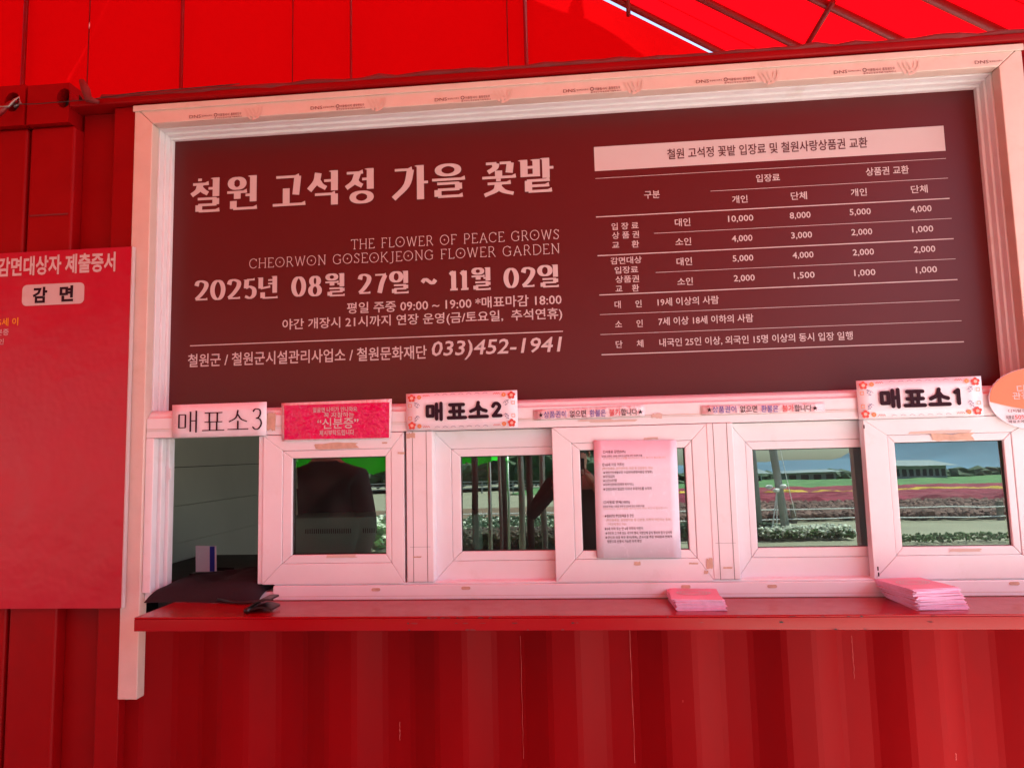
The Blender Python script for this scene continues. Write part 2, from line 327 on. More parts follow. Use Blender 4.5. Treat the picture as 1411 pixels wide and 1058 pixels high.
# text set with Blender's own built-in font, turned into a mesh
TC = {}
fcu = bpy.data.curves.new('text', 'FONT'); fcu.resolution_u = 2; fcu.dimensions = '2D'; fcu.fill_mode = 'BOTH'
FC = (fcu, bpy.data.objects.new('text', fcu))
def glyphs(body, off, shear=0):
    key = (body, off, shear)
    if key not in TC:
        cu, o = FC; cu.body = body; cu.offset = off; cu.shear = shear; me = o.to_mesh()
        vs = [(v.co.x, v.co.y) for v in me.vertices]; fs = [list(p.vertices) for p in me.polygons]
        o.to_mesh_clear()
        TC[key] = (vs, fs)
    return TC[key]
def text(mb, body, x0, x1, z0, z1, Y, off=.0, shear=0, tilt=0):
    vs, fs = glyphs(body, off, shear)
    if not vs: return
    ax, bx = min(v[0] for v in vs), max(v[0] for v in vs); ay, by = min(v[1] for v in vs), max(v[1] for v in vs)
    sx = (x1-x0)/max(1e-6, bx-ax); sy = (z1-z0)/max(1e-6, by-ay)
    cx = (x0+x1)/2
    mb.add([(x0+(v[0]-ax)*sx, Y, z0+(v[1]-ay)*sy+((x0+(v[0]-ax)*sx)-cx)*tilt) for v in vs], fs)
def ptext(mb, body, px0, px1, yc, hpx, Y, off=.0, shear=0):
    xm = (px0+px1)/2; a = at(px0, yc, Y); b = at(px1, yc, Y)
    t = at(xm, yc-hpx/2, Y).z; u = at(xm, yc+hpx/2, Y).z
    text(mb, body, a.x, b.x, u, t, Y, off, shear)

# ------------------------------------------------------------------ ground
g = MB(); g.quad((-900, -1500, 0), (900, -1500, 0), (900, 900, 0), (-900, 900, 0)); tag(g.build('ground', m_ground), kind='structure')
g = MB(); g.quad((-9, -4.6, .006), (7, -4.6, .006), (7, 5, .006), (-9, 5, .006)); tag(g.build('pavement', m_conc), kind='structure')

# ------------------------------------------------------------------ tent over the booth
YG = 3.9                                      # gable wall behind the container
A, B = at(835, 0, YG), at(970, 68, YG)
SL = (A.z-B.z)/(B.x-A.x); ZA = A.z+SL*A.x      # roof plane: z = ZA - SL*x
XR = -3.4; XE = 3.15; XL = 2*XR-XE-2.0; YF = -8.5
def zr(x): return ZA-SL*x if x > XR else ZA-SL*XR-SL*(XR-x)
tent = thing('marquee_tent', 'large red fabric marquee with dark pipe rafters arching over the ticket booth', 'tent', (0, 0, 0))
def roof_y(px, py):
    d = ray(px, py); t = (ZA-SL*CAM.x-CAM.z)/(d.z+SL*d.x); return (CAM+d*t)
rafy = []
for (a, b) in (((985, 0), (1085, 60)), ((1145, 0), (1220, 50)), ((1300, 0), (1370, 40))):
    rafy.append((roof_y(*a).y+roof_y(*b).y)/2)
print('RAF', rafy, 'slope', SL, 'ZA', ZA, 'ridge', zr(XR), 'eave', zr(XE))
g = MB(); ys = [YG-.03, YF]
nx = 24
def sheet(mb, xs, ys, zf):
    n = len(mb.v); vs = [(x, y, zf(x, y)) for y in ys for x in xs]; k = len(xs)
    mb.add(vs, [[j*k+i, j*k+i+1, (j+1)*k+i+1, (j+1)*k+i] for j in range(len(ys)-1) for i in range(k-1)])
yy = [YG-.05-(YG-YF)*i/120 for i in range(121)]
sheet(g, [XR+(XE-XR)*i/16 for i in range(17)], yy, lambda x, y: zr(x)+.022-.035*abs(sin(pi*(y-YG+.1)/.56))*(1 if x > XR+.2 else 0))
g.build('roof_slope', m_canopy, tent, smooth=True)
g = MB(); sheet(g, [XL+(XR-XL)*i/16 for i in range(17)], yy, lambda x, y: zr(x)+.05)
g.build('roof_slope', m_canopy, tent, smooth=True)
g = MB(); n = 40
xs = [XL+(XE-XL)*i/n for i in range(n+1)]
n = 160; xs = [XL+(XE-XL)*i/n for i in range(n+1)]; vs = []
for j in range(25):
    v = j/24
    for x in xs:
        zt_ = zr(x)-.022; z = .3+(zt_-.3)*v; b = .06*abs(sin(pi*(x-.2)/1.42))*sin(pi*v)+.012*sin(x*9+z*1.3)*sin(pi*v)+.02*sin(z*2.1+x*.7)
        vs.append((x, YG+b, z))
k = n+1; g.add(vs, [[j*k+i, j*k+i+1, (j+1)*k+i+1, (j+1)*k+i] for j in range(24) for i in range(n)])
g.build('gable_wall', m_gable, tent, smooth=True, recalc=False)
ry = sorted(set([round(y, 3) for y in rafy]))
step = (rafy[0]-rafy[-1])/2
g = MB(); vs = []
for x in xs: vs += [(x, YF, 3.3), (x, YF, max(3.32, zr(x)+.02))]
g.add(vs, [[2*i, 2*i+2, 2*i+3, 2*i+1] for i in range(len(xs)-1)]); g.build('front_light_screen', m_gable, tent)  # fabric added out of view to block white daylight and redden the front
allr = [YG-.1]+list(rafy); y = rafy[-1]-step
while y > YF: allr.append(y); y -= step
for y in allr:
    mb = MB(); mb.tube([(XR, y, zr(XR)-.02), (XE, y, zr(XE)-.02)], .030, 8); mb.build('rafter', m_redsteel, tent, smooth=True)
    if y in allr[::3]:
        mb = MB(); mb.tube([(XR, y, zr(XR)-.02), (XL, y, zr(XL)-.02)], .030, 8); mb.build('rafter', m_redsteel, tent, smooth=True)
# thin welded seams of the membrane
for i in range(len(allr)-1):
    y = (allr[i]+allr[i+1])/2 if i != 2 else allr[i]*.45+allr[i+1]*.55
    if i in (0, 3, 5):
        mb = MB(); mb.tube([(XR, y, zr(XR)+.04), (XE, y, zr(XE)+.04)], .008, 5); mb.build('seam', m_hem, tent)
for px, r, nm, mt in ((37, .021, 'wall_rail', m_redsteel), (125, .006, 'seam', m_hem), (253, .018, 'wall_rail', m_redsteel), (405, .006, 'seam', m_hem), (485, .012, 'wall_rail', m_redsteel), (700, .006, 'seam', m_hem), (725, .019, 'wall_rail', m_redsteel)):
    p = at(px, 60, YG); mb = MB(); mb.tube([(p.x, YG-.03, .4), (p.x, YG-.03, zr(p.x)-.1)], r, 8); mb.build(nm, mt, tent, smooth=True)
P, Q = roof_y(1147, -6), at(1109, 64, 3.3)
mb = MB(); mb.tube([(P.x, P.y, P.z-.05), tuple(Q + (Q-P)*.6)], .022, 8); mb.build('brace', m_redsteel, tent, smooth=True)
P = at(866, 22, YG-.15); mb = MB(); mb.tube([P, (P.x+.02, P.y, P.z+1.2)], .02, 8); mb.build('brace', m_redsteel, tent, smooth=True)
for x, ys_ in ((XE, (YG-.1, -.9, -2.4)), (1.9, (YF,)), (XL, (YG-.1, -.9, YF))):
    for y in ys_:
        mb = MB(); mb.tube([(x, y, 0), (x, y, zr(x)-.03)], .045, 10); mb.build('tent_leg', m_redsteel, tent, smooth=True)
for x in (XE, XL):
    mb = MB(); mb.tube([(x, YG, zr(x)-.03), (x, YF, zr(x)-.03)], .04, 8); mb.build('eave_beam', m_redsteel, tent, smooth=True)

# ------------------------------------------------------------------ the ticket-booth container
ZT = at(800, 88, -.03).z                       # top edge of the top rail
XB0, XB1 = -1.966, 4.1
booth = thing('ticket_booth', 'red shipping container fitted out as a ticket booth with a counter along its front', 'ticket booth', (1.0, 1.2, 0))
g = MB(); g.box(-1.80, XB1, -.03, .12, 2.795, ZT); g.build('top_rail', m_red, booth, bev=.006)
g = MB(); g.box(-1.64, -1.556, -.005, .10, .16, 2.793); g.build('wall_panel', m_red, booth, bev=.004)
g = MB(); g.box(-1.785, -1.642, .035, .10, .16, 2.793); g.build('wall_panel', m_red, booth)
g = MB(); g.box(-1.962, -1.787, -.012, .10, .16, 2.735); g.build('corner_post', m_red, booth, bev=.012)
g = MB(); g.box(-1.95, -1.80, -.0145, -.0125, 2.395, 2.40); g.build('weld_seam', m_hem, booth)
def casting(x0, x1, z0, z1, parent, hx, hz, rx, rz):
    mb = MB(); n = 20; y0, y1 = -.03, .10
    def rim(a):
        dx, dz = cos(a), sin(a); cx, cz = hx, hz
        ts = []
        if dx > 1e-6: ts.append((x1-cx)/dx)
        if dx < -1e-6: ts.append((x0-cx)/dx)
        if dz > 1e-6: ts.append((z1-cz)/dz)
        if dz < -1e-6: ts.append((z0-cz)/dz)
        t = min(ts); return (cx+dx*t, cz+dz*t)
    an = sorted([2*pi*k/n for k in range(n)]+[math.atan2(b-hz, a-hx) % (2*pi) for a in (x0, x1) for b in (z0, z1)]); m = len(an)
    vs = [(rim(a)[0], y0, rim(a)[1]) for a in an]+[(hx+rx*cos(a), y0, hz+rz*sin(a)) for a in an]+[(hx+rx*cos(a), y0+.045, hz+rz*sin(a)) for a in an]+[(rim(a)[0], y1, rim(a)[1]) for a in an]
    fs = []
    for i in range(m):
        j = (i+1) % m; fs += [[i, j, m+j, m+i], [m+i, m+j, 2*m+j, 2*m+i], [i, 3*m+i, 3*m+j, j]]
    mb.add(vs, fs); o = mb.build('corner_casting', m_red, parent)
    q = MB(); q.add([(hx+(rx*1.35)*cos(a), y0+.05, hz+(rz*1.2)*sin(a)) for a in an], [list(range(m))]); q.build('casting_cavity', m_dark, o)
    return o
h1 = at(88, 135.5, -.03)
casting(-1.964, -1.80, 2.737, at(100, 114, -.03).z, booth, h1.x, h1.z, .029, .037)
g = MB(); g.tube([at(113, 112, -.04), at(118, 124, -.05), at(122, 137, -.05), at(136, 141, -.045)], [.010, .016, .014, .006], 8); g.build('lashing_lug', m_hem, booth, smooth=True)
# corrugated skin, trapezoid folds, below the counter and right of the frame
def corrug(name, xa, xb, z0, z1, yb, dep, per, ph, mat, parent):
    mb = MB(); k = math.floor((xa-ph)/per); pts = []
    while ph+k*per < xb:
        b = ph+k*per
        for u, dd in ((0, 0), (.25, 0), (.5, 1), (.75, 1)):
            x = b+u*per
            if xa < x < xb: pts.append((x, yb+dd*dep))
        k += 1
    def yv(x):
        u = ((x-ph)/per) % 1; return yb+dep*(0 if u < .25 else (u-.25)*4 if u < .5 else 1 if u < .75 else 1-(u-.75)*4)
    pts = [(xa, yv(xa))]+pts+[(xb, yv(xb))]
    # finer ring so the folds have soft radii
    q = []
    for i, (x, y) in enumerate(pts):
        if 0 < i < len(pts)-1:
            x0, y0 = pts[i-1]; x1, y1 = pts[i+1]; r = .10
            q += [(x+(x0-x)*r, y+(y0-y)*r), (x+(x1-x)*r, y+(y1-y)*r)]
        else: q.append((x, y))
    n = len(q)
    mb.add([(x, y, z0) for x, y in q]+[(x, y, z1) for x, y in q], [[i, i+1, n+i+1, n+i] for i in range(n-1)])
    return mb.build(name, mat, parent, recalc=False)
PER = .374
x1 = at(700+1005/1.985, 930, .05).x            # a dark fold starts here
corrug('corrugated_wall', -1.556, 1.60, (.16), .94, .03, .052, PER, x1-PER*.75, m_redlow, booth)
corrug('corrugated_wall', 1.525, XB1-.17, .16, 2.794, .03, .036, PER, x1, m_red, booth)
g = MB(); g.box(-1.8, XB1, -.02, .12, .0, .158); g.build('bottom_rail', m_red, booth, bev=.006)
g = MB(); g.box(XB1-.165, XB1, -.012, .1, .16, 2.793); g.build('corner_post', m_red, booth, bev=.01)
# body
g = MB()
g.box(XB0+.01, XB1, 2.36, 2.44, .0, ZT-.01); g.box(XB1-.05, XB1-.01, .13, .35, .0, ZT-.01); g.box(XB1-.05, XB1-.01, .351, 2.35, 2.45, ZT-.01); g.box(XB0+.005, XB0+.055, .13, 2.35, .0, ZT-.01)  # right end left open, an unseen doorway added to daylight the interior
g.build('container_wall', m_red, booth)
g = MB(); g.box(XB0+.06, XB1-.06, .13, 2.35, ZT-.06, ZT-.012); g.build('container_roof', m_red, booth)
g = MB(); g.box(XB0+.06, XB1-.06, .13, 2.35, .05, .16); g.build('floor', m_floorin, booth)
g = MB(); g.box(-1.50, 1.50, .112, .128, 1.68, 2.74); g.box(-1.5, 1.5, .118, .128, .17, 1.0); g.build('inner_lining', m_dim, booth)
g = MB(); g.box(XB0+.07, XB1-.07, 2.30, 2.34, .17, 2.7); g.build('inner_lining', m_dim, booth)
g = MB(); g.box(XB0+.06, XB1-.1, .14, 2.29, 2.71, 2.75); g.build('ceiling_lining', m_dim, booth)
# end-wall siding boards seen through the open hatch
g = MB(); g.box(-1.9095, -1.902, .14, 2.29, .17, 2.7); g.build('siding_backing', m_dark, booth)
zs = [.17+.005]; zb = [.44, .614, .788, .962, 1.105, 1.28, 1.462, 1.64, 1.815, 1.99, 2.165, 2.34, 2.52, 2.70]
for a, b in zip([.26]+zb[:-1], zb):
    mb = MB(); mb.xprism([], 0, 0) if 0 else None
    vs = [(-1.895, .14, a), (-1.895, 2.29, a), (-1.878, 2.29, a+.004), (-1.878, .14, a+.004), (-1.886, .14, b-.004), (-1.886, 2.29, b-.004)]
    mb.add([(-1.90, .14, a+.002), (-1.90, 2.29, a+.002), (-1.868, 2.29, a+.002), (-1.868, .14, a+.002), (-1.880, .14, b-.002), (-1.880, 2.29, b-.002), (-1.90, .14, b-.002), (-1.90, 2.29, b-.002)],
           [[0, 1, 2, 3], [3, 2, 5, 4], [4, 5, 7, 6], [0, 3, 4, 6], [1, 7, 5, 2]])
    mb.build('siding_board', m_siding, booth)
# counter
CZ = 1.02
yf = -.232
g = MB(); g.box(-1.36, 2.3, yf, -.001, CZ-.006, CZ); g.box(-1.36, 2.3, yf, yf+.006, CZ-.042, CZ-.006); g.box(-1.36, 2.3, yf+.006, yf+.03, CZ-.042, CZ-.037)
g.build('counter_top', m_counter, booth, bev=.0025)
for x in (-1.2, -.2, .8, 1.8):
    mb = MB(); mb.xprism([(-.001, .80), (-.001, CZ-.045), (yf+.04, CZ-.045)], x, x+.008) if 0 else None
# chipped paint scars on the counter edge
rc = random.Random(5)
for i in range(34):
    px = rc.choice([rc.uniform(560, 800), rc.uniform(900, 1300)]); zz = rc.choice([CZ-.004, CZ-.004, CZ-.039, CZ-.02])
    c = at(px, 855, yf); w = rc.uniform(.003, .014); hh = rc.uniform(.0012, .004)
    mb = MB(); mb.add([(c.x+w*cos(a)*rc.uniform(.6, 1.1), yf-.0007, zz+hh*sin(a)*rc.uniform(.5, 1)) for a in [2*pi*k/8 for k in range(8)]], [list(range(8))])
    mb.build('paint_chip', m_hem if i % 3 else m_dark, booth)

m_scr = M('pale_paint_scratch', (.55, .10, .09), .6)
rs = random.Random(8)
def wally(x):
    u = ((x-(x1-PER*.75))/PER) % 1; return .03+.052*(0 if u < .25 else (u-.25)*4 if u < .5 else 1 if u < .75 else 1-(u-.75)*4)
def scratch(px, py0, py1, w):
    xx = at(px, py0, .04).x; z0, z1 = at(px, py1, .04).z, at(px, py0, .04).z; mb = MB(); m = 14; vs = []
    for i in range(m+1):
        z = z0+(z1-z0)*i/m; xw = xx+rs.uniform(-.0012, .0012); ww = w*rs.uniform(.3, 1)
        vs += [(xw-ww, wally(xw)-.004, z), (xw+ww, wally(xw)-.004, z)]
    mb.add(vs, [[2*i, 2*i+1, 2*i+3, 2*i+2] for i in range(m)]); mb.build('scratch', m_scr, booth, recalc=False)
for a in ((869, 868, 1058, .0008), (716, 880, 1052, .0006), (547, 1000, 1026, .0016), (1318, 1038, 1048, .0016), (940, 962, 965, .001), (1180, 880, 940, .0005)): scratch(*a)

# ------------------------------------------------------------------ trim round the sign, mitred boards
FX0, FX1, FZ1 = -1.556, 1.511, 2.787
JX0, JX1, JZ1 = -1.487, 1.436, 2.719
def mitre(name, x0, x1, z0, z1, wl, wr, wb, wt, y0, y1, mat, parent, sides='lrbt', gap=.0002, bev=.0012, sep=True):
    X0, X1, Z0, Z1 = x0+wl, x1-wr, z0+wb, z1-wt
    ps = {'l': [(x0, z0), (X0, Z0), (X0, Z1), (x0, z1)], 'r': [(X1, Z0), (x1, z0), (x1, z1), (X1, Z1)], 'b': [(x0, z0), (x1, z0), (X1, Z0), (X0, Z0)], 't': [(X0, Z1), (X1, Z1), (x1, z1), (x0, z1)]}
    off = {'l': (0, 0), 'r': (0, 0), 'b': (gap, -1), 't': (gap, 1)}
    mb = MB(); res = []
    for s in sides:
        q = ps[s]
        if s == 'b': q = [(q[0][0]+gap*2, q[0][1]), (q[1][0]-gap*2, q[1][1]), (q[2][0]-gap*2, q[2][1]), (q[3][0]+gap*2, q[3][1])]
        if s == 't': q = [(q[0][0]+gap*2, q[0][1]), (q[1][0]-gap*2, q[1][1]), (q[2][0]-gap*2, q[2][1]), (q[3][0]+gap*2, q[3][1])]
        if sep:
            m2 = MB(); m2.prism(q, y0, y1); res.append(m2.build(name, mat, parent, bev=bev))
        else: mb.prism(q, y0, y1)
    if not sep: res = mb.build(name, mat, parent, bev=bev)
    return res
sign = thing('sign_board', 'wide maroon sign board with white Korean text and price table, above the ticket windows', 'sign', (0, .1, 2.2))
zlow = .70
g = MB(); g.prism([(FX0, zlow), (JX0, zlow), (JX0, JZ1), (FX0, FZ1)], -.012, .03); g.build('frame_trim', m_film, sign, bev=.003)
g = MB(); g.prism([(JX1, 1.66), (FX1, 1.66), (FX1, FZ1), (JX1, JZ1)], -.012, .03); g.build('frame_trim', m_film, sign, bev=.003)
g = MB(); g.prism([(JX0+.001, JZ1), (JX1-.001, JZ1), (FX1-.001, FZ1), (FX0+.001, FZ1)], -.012, .03); g.build('frame_trim', m_film, sign, bev=.003)
# raised outer lip of the trim
g = MB(); g.box(FX0-.004, FX1+.004, -.018, -.0125, FZ1-.020, FZ1+.002); g.build('trim_lip', m_film, sign, bev=.002)
# stepped rebate between trim and board
for k, (ya, yb, s) in enumerate(((.031, .058, .004), (.059, .082, .011), (.083, .112, .020))):
    z0 = 1.672
    mb = MB()
    mb.prism([(JX0-.05, z0), (JX0+s, z0), (JX0+s, JZ1-s), (JX0-.05, JZ1-s)], ya, yb); mb.build('frame_rebate', m_upvc, sign, bev=.002)
    mb = MB(); mb.prism([(JX1-s, z0), (JX1+.05, z0), (JX1+.05, JZ1-s), (JX1-s, JZ1-s)], ya, yb); mb.build('frame_rebate', m_upvc, sign, bev=.002)
    mb = MB(); mb.prism([(JX0-.05, JZ1-s+.001), (JX1+.05, JZ1-s+.001), (JX1+.05, JZ1+.05), (JX0-.05, JZ1+.05)], ya, yb); mb.build('frame_rebate', m_upvc, sign, bev=.002)
BY = .10
bl, br = at(232, 380, BY), at(1372, 380, BY)
g = MB(); g.box(JX0+.012, JX1-.012, BY, BY+.008, 1.655, JZ1-.012); board = g.build('board', m_board, sign)
TY = BY-.0012
# heading, in heavy brush-serif strokes
def phrase(mb, items, Y, h, v, hpx, serif=0, rnd=False, tab=None):
    for ch, xa, xb, yc in items:
        mb = MB()
        a, b = at(xa, yc, Y), at(xb, yc, Y); z1 = at((xa+xb)/2, yc-hpx/2, Y).z; z0 = at((xa+xb)/2, yc+hpx/2, Y).z
        if ch in '025871':  z1 -= (z1-z0)*.06; z0 += (z1-z0)*.05
        syl(mb, ch, a.x, b.x, z0, z1, h, v, Y, rnd, serif, tab); mb.build('letter', m_print, board, recalc=False)
def yt(x, xa, ya, xb, yb): return ya+(yb-ya)*(x-xa)/(xb-xa)
g = MB()
T = [('철', 262, 308), ('원', 311, 358), ('고', 375, 422), ('석', 424, 472), ('정', 475, 521), ('가', 541, 592), ('을', 594, 642), ('꽃', 663, 712), ('밭', 714, 765)]
phrase(g, [(c, a-2, b+1.5, yt((a+b)/2, 285, 269.5, 740, 242.5)) for c, a, b in T], TY, .0098, .0262, 50, serif=.026)
g = MB()
a, b = at(484, 330, TY), at(771, 330, TY); zc = at(627, 330, TY).z; latin(g, 'THE FLOWER OF PEACE GROWS', a.x, b.x, zc-.0175, zc+.0175, .0022, TY)
a, b = at(344, 353, TY), at(772, 353, TY); zc = at(558, 353, TY).z; latin(g, 'CHEORWON GOSEOKJEONG FLOWER GARDEN', a.x, b.x, zc-.0175, zc+.0175, .0022, TY)
g.build('english_lettering', m_print, board, recalc=False)
g = MB()
D = [('2', 267, 289), ('0', 289, 312), ('2', 312, 334), ('5', 335, 355), ('년', 355, 386), ('0', 401, 423), ('8', 424, 445), ('월', 447, 478), ('2', 492, 513), ('7', 514, 535), ('일', 536, 566),
     ('~', 580, 602), ('1', 615, 634), ('1', 630, 649), ('월', 648, 679), ('0', 693, 716), ('2', 717, 739), ('일', 740, 773)]
phrase(g, [(c, a-1, b+1, yt((a+b)/2, 278, 400.5, 757, 381)) for c, a, b in D], TY, .0062, .0175, 33, serif=.014)
for body, xa, xb, yc, hp, of, sh in (('평일 주중 09:00 ~ 19:00 *매표마감 18:00', 478, 774, 418.5, 15.5, .010, 0),
        ('야간 개장시 21시까지 연장 운영(금/토요일,  추석연휴)', 389, 775, 440.5, 17.5, .010, 0),
        ('철원군 / 철원군시설관리사업소 / 철원문화재단', 259, 588, 491, 18.5, .012, 0), ('033)452-1941', 595, 775, 480.5, 27, .012, .16)):
    mb = MB(); ptext(mb, body, xa, xb, yc, hp, TY, of, sh); mb.build('text_line', m_print, board, recalc=False)
def rule(xa, ya, xb, yb, th):
    a, b = at(xa, (ya+yb)/2, TY), at(xb, (ya+yb)/2, TY); z = (at(xa, ya, TY).z+at(xb, yb, TY).z)/2
    mb = MB(); mb.quad((a.x, TY, z-th/2), (b.x, TY, z-th/2), (b.x, TY, z+th/2), (a.x, TY, z+th/2)); mb.build('rule_line', m_print, board, recalc=False)
rule(262, 476, 776, 457, .0035)
def Z6(x, y): return (800+x/2.52, 160+y/2.52)
a = (at(818.3, 203, TY), at(1300, 173.5, TY), at(1303, 207.6, TY), at(819, 236.6, TY))
zt = (a[0].z+a[1].z)/2; zbm = (a[2].z+a[3].z)/2
g = MB(); g.quad((a[0].x, TY, zbm), (a[1].x, TY, zbm), (a[1].x, TY, zt), (a[0].x, TY, zt)); hb = g.build('header_band', m_print, board, recalc=False)
g = MB(); ptext(g, '철원 고석정 꽃밭 입장료 및 철원사랑상품권 교환', 919, 1196, 204.6, 14.8, TY-.0008, .014); g.build('text_line', m_maroon, hb, recalc=False)
for l in ((50,219,1272,146,1), (450,262,1278,215,1), (52,353,1284,284,2), (254,409,1291,354,1), (58,487,1298,424,2), (260,545,1304,494,1), (64,623,1311,566,2), (66,691,1318,637,1), (68,760,1325,709,1), (72,829,1333,783,2)):
    rule(*Z6(l[0], l[1]), *Z6(l[2], l[3]), .0034 if l[4] == 2 else .0017)
TT = [('구분',221,275,273,26),('입장료',609,692,215,26),('상품권 교환',990,1140,190,28),('개인',526,580,289,26),('단체',730,786,277,27),('개인',938,994,265,26),('단체',1147,1205,254,27),
 ('대인',327,381,369,27),('10,000',512,600,357,25),('8,000',726,799,346,25),('5,000',934,1008,334,25),('4,000',1145,1219,324,25),
 ('소인',329,384,436,26),('4,000',525,597,426,25),('3,000',731,804,415,25),('2,000',940,1013,404,25),('1,000',1151,1225,394,25),
 ('대인',333,387,505,27),('5,000',528,600,495,25),('4,000',736,809,484,25),('2,000',945,1019,474,25),('2,000',1157,1232,464,25),
 ('소인',336,390,574,26),('2,000',532,605,564,25),('1,500',740,813,554,25),('1,000',950,1024,545,25),('1,000',1164,1238,535,25),
 ('입 장 료',107,201,382,24),('상 품 권',109,203,413,24),('교     환',109,203,446,24),('감면대상',104,212,501,24),('입장료',118,200,534,24),('상품권',121,203,566,24),('교    환',121,203,598,24),
 ('대      인',118,212,653,25),('19세 이상의 사람',267,480,642,28),('소      인',120,216,721,25),('7세 이상 18세 이하의 사람',270,600,707,28),('단      체',122,218,791,25),('내국인 25인 이상, 외국인 15명 이상의 동시 입장 일행',273,946,775,30)]
for body, xa, xb, yc, h in TT:
    pa, pb = Z6(xa, yc), Z6(xb, yc); mb = MB(); ptext(mb, body, pa[0], pb[0], pa[1], h/2.52*1.02, TY, .012); mb.build('text_line', m_print, board, recalc=False)
# printing on the film of the top trim
FY = -.0135
for px, py in ((261, 160), (428, 148), (599, 136.5), (776, 124.5), (959, 111.5), (1149, 98.5), (1343, 85)):
    a = at(px, py, FY); k = 1.0
    mb = MB(); z = a.z-.004; text(mb, 'DNS', a.x, a.x+.043, z-.006, z+.006, FY, .0)
    text(mb, '동양에스디주식', a.x+.046, a.x+.086, z-.003, z+.003, FY, .01)
    if px < 1300:
        text(mb, '이끌림샤시', a.x+.108, a.x+.150, z-.005, z+.005, FY, .01); text(mb, '홈창윈도우', a.x+.156, a.x+.196, z-.005, z+.005, FY, .01)
        text(mb, '품격있는창호전문기업파트너', a.x+.094, a.x+.198, z-.014, z-.008, FY, .01)
        mb.add([(a.x+.099+.007*cos(q), FY, z+.001+.007*sin(q)) for q in [2*pi*j/10 for j in range(10)]]+[(a.x+.099+.0045*cos(q), FY, z+.001+.0045*sin(q)) for q in [2*pi*j/10 for j in range(10)]], [[j, (j+1) % 10, 10+(j+1) % 10, 10+j] for j in range(10)])
    mb.build('film_print', m_thinlogo, sign, recalc=False)
    if px < 1300:
        mb = MB()
        for j in range(3):
            x = a.x+.205+j*.014; fy = FY-.0001*(j+1); mb.add([(x, fy, z+.018), (x+.008, fy, z+.018), (x+.028, fy, z-.022), (x+.020, fy, z-.022)], [[0, 3, 2, 1]])
        for rr in (.022, .034):
            fy = FY-.0004-rr*.01; mb.add([(a.x+.235+q2*cos(q), fy, z+.012+q2*sin(q)) for q in [-pi/2+j*.3 for j in range(7)] for q2 in (rr, rr+.007)], [[2*j, 2*j+1, 2*j+3, 2*j+2] for j in range(6)])
        mb.build('film_watermark', m_water, sign, recalc=False)

# ------------------------------------------------------------------ window band
wf = thing('window_frame', 'white plastic window frame with sliding ticket hatches between sign and counter', 'window', (0, 0, 1.02))
WX0 = JX0+.001; WX1 = 2.0
HZ0, HZ1 = 1.576, 1.672
g = MB(); g.xprism([(.0, HZ0), (.0, HZ1-.028), (.012, HZ1-.022), (.014, HZ1-.012), (.03, HZ1), (.095, HZ1), (.095, HZ0)], WX0, WX1); g.build('header_rail', m_upvc, wf, bev=.002)
g = MB(); g.box(WX0, WX1, -.0022, -.0005, HZ0+.030, HZ0+.0312); g.box(WX0, WX1, -.0022, -.0005, HZ0+.0245, HZ0+.0250); g.build('rail_groove', m_residue, wf)
SZ0, SZ1 = CZ+.001, 1.076
g = MB(); g.box(-1.02, WX1, -.004, .095, SZ0, SZ1-.008); g.box(-1.02, WX1, .004, .095, SZ1-.008, SZ1); g.build('sill_rail', m_upvc, wf, bev=.003)
g = MB(); g.box(-1.485, -1.021, .012, .095, SZ0, SZ0+.025); g.build('sill_rail', m_upvc, wf, bev=.003)
g = MB(); g.box(-1.02, WX1, -.0055, -.0045, SZ0+.012, SZ0+.0128); g.build('rail_groove', m_residue, wf)
for px, py in ((518, 812), (642, 810), (945, 808), (1064, 807.5), (1398, 803.5)):
    c = at(px, py, -.005); mb = MB(); w, h = .015, .0052
    mb.prism([(c.x+s*(w-h)+h*cos(q), c.z+h*sin(q)) for s, r0 in ((1, -pi/2), (-1, pi/2)) for q in [r0+pi*j/6 for j in range(7)]], -.0056, -.0042); mb.build('drain_slot', m_residue, wf)
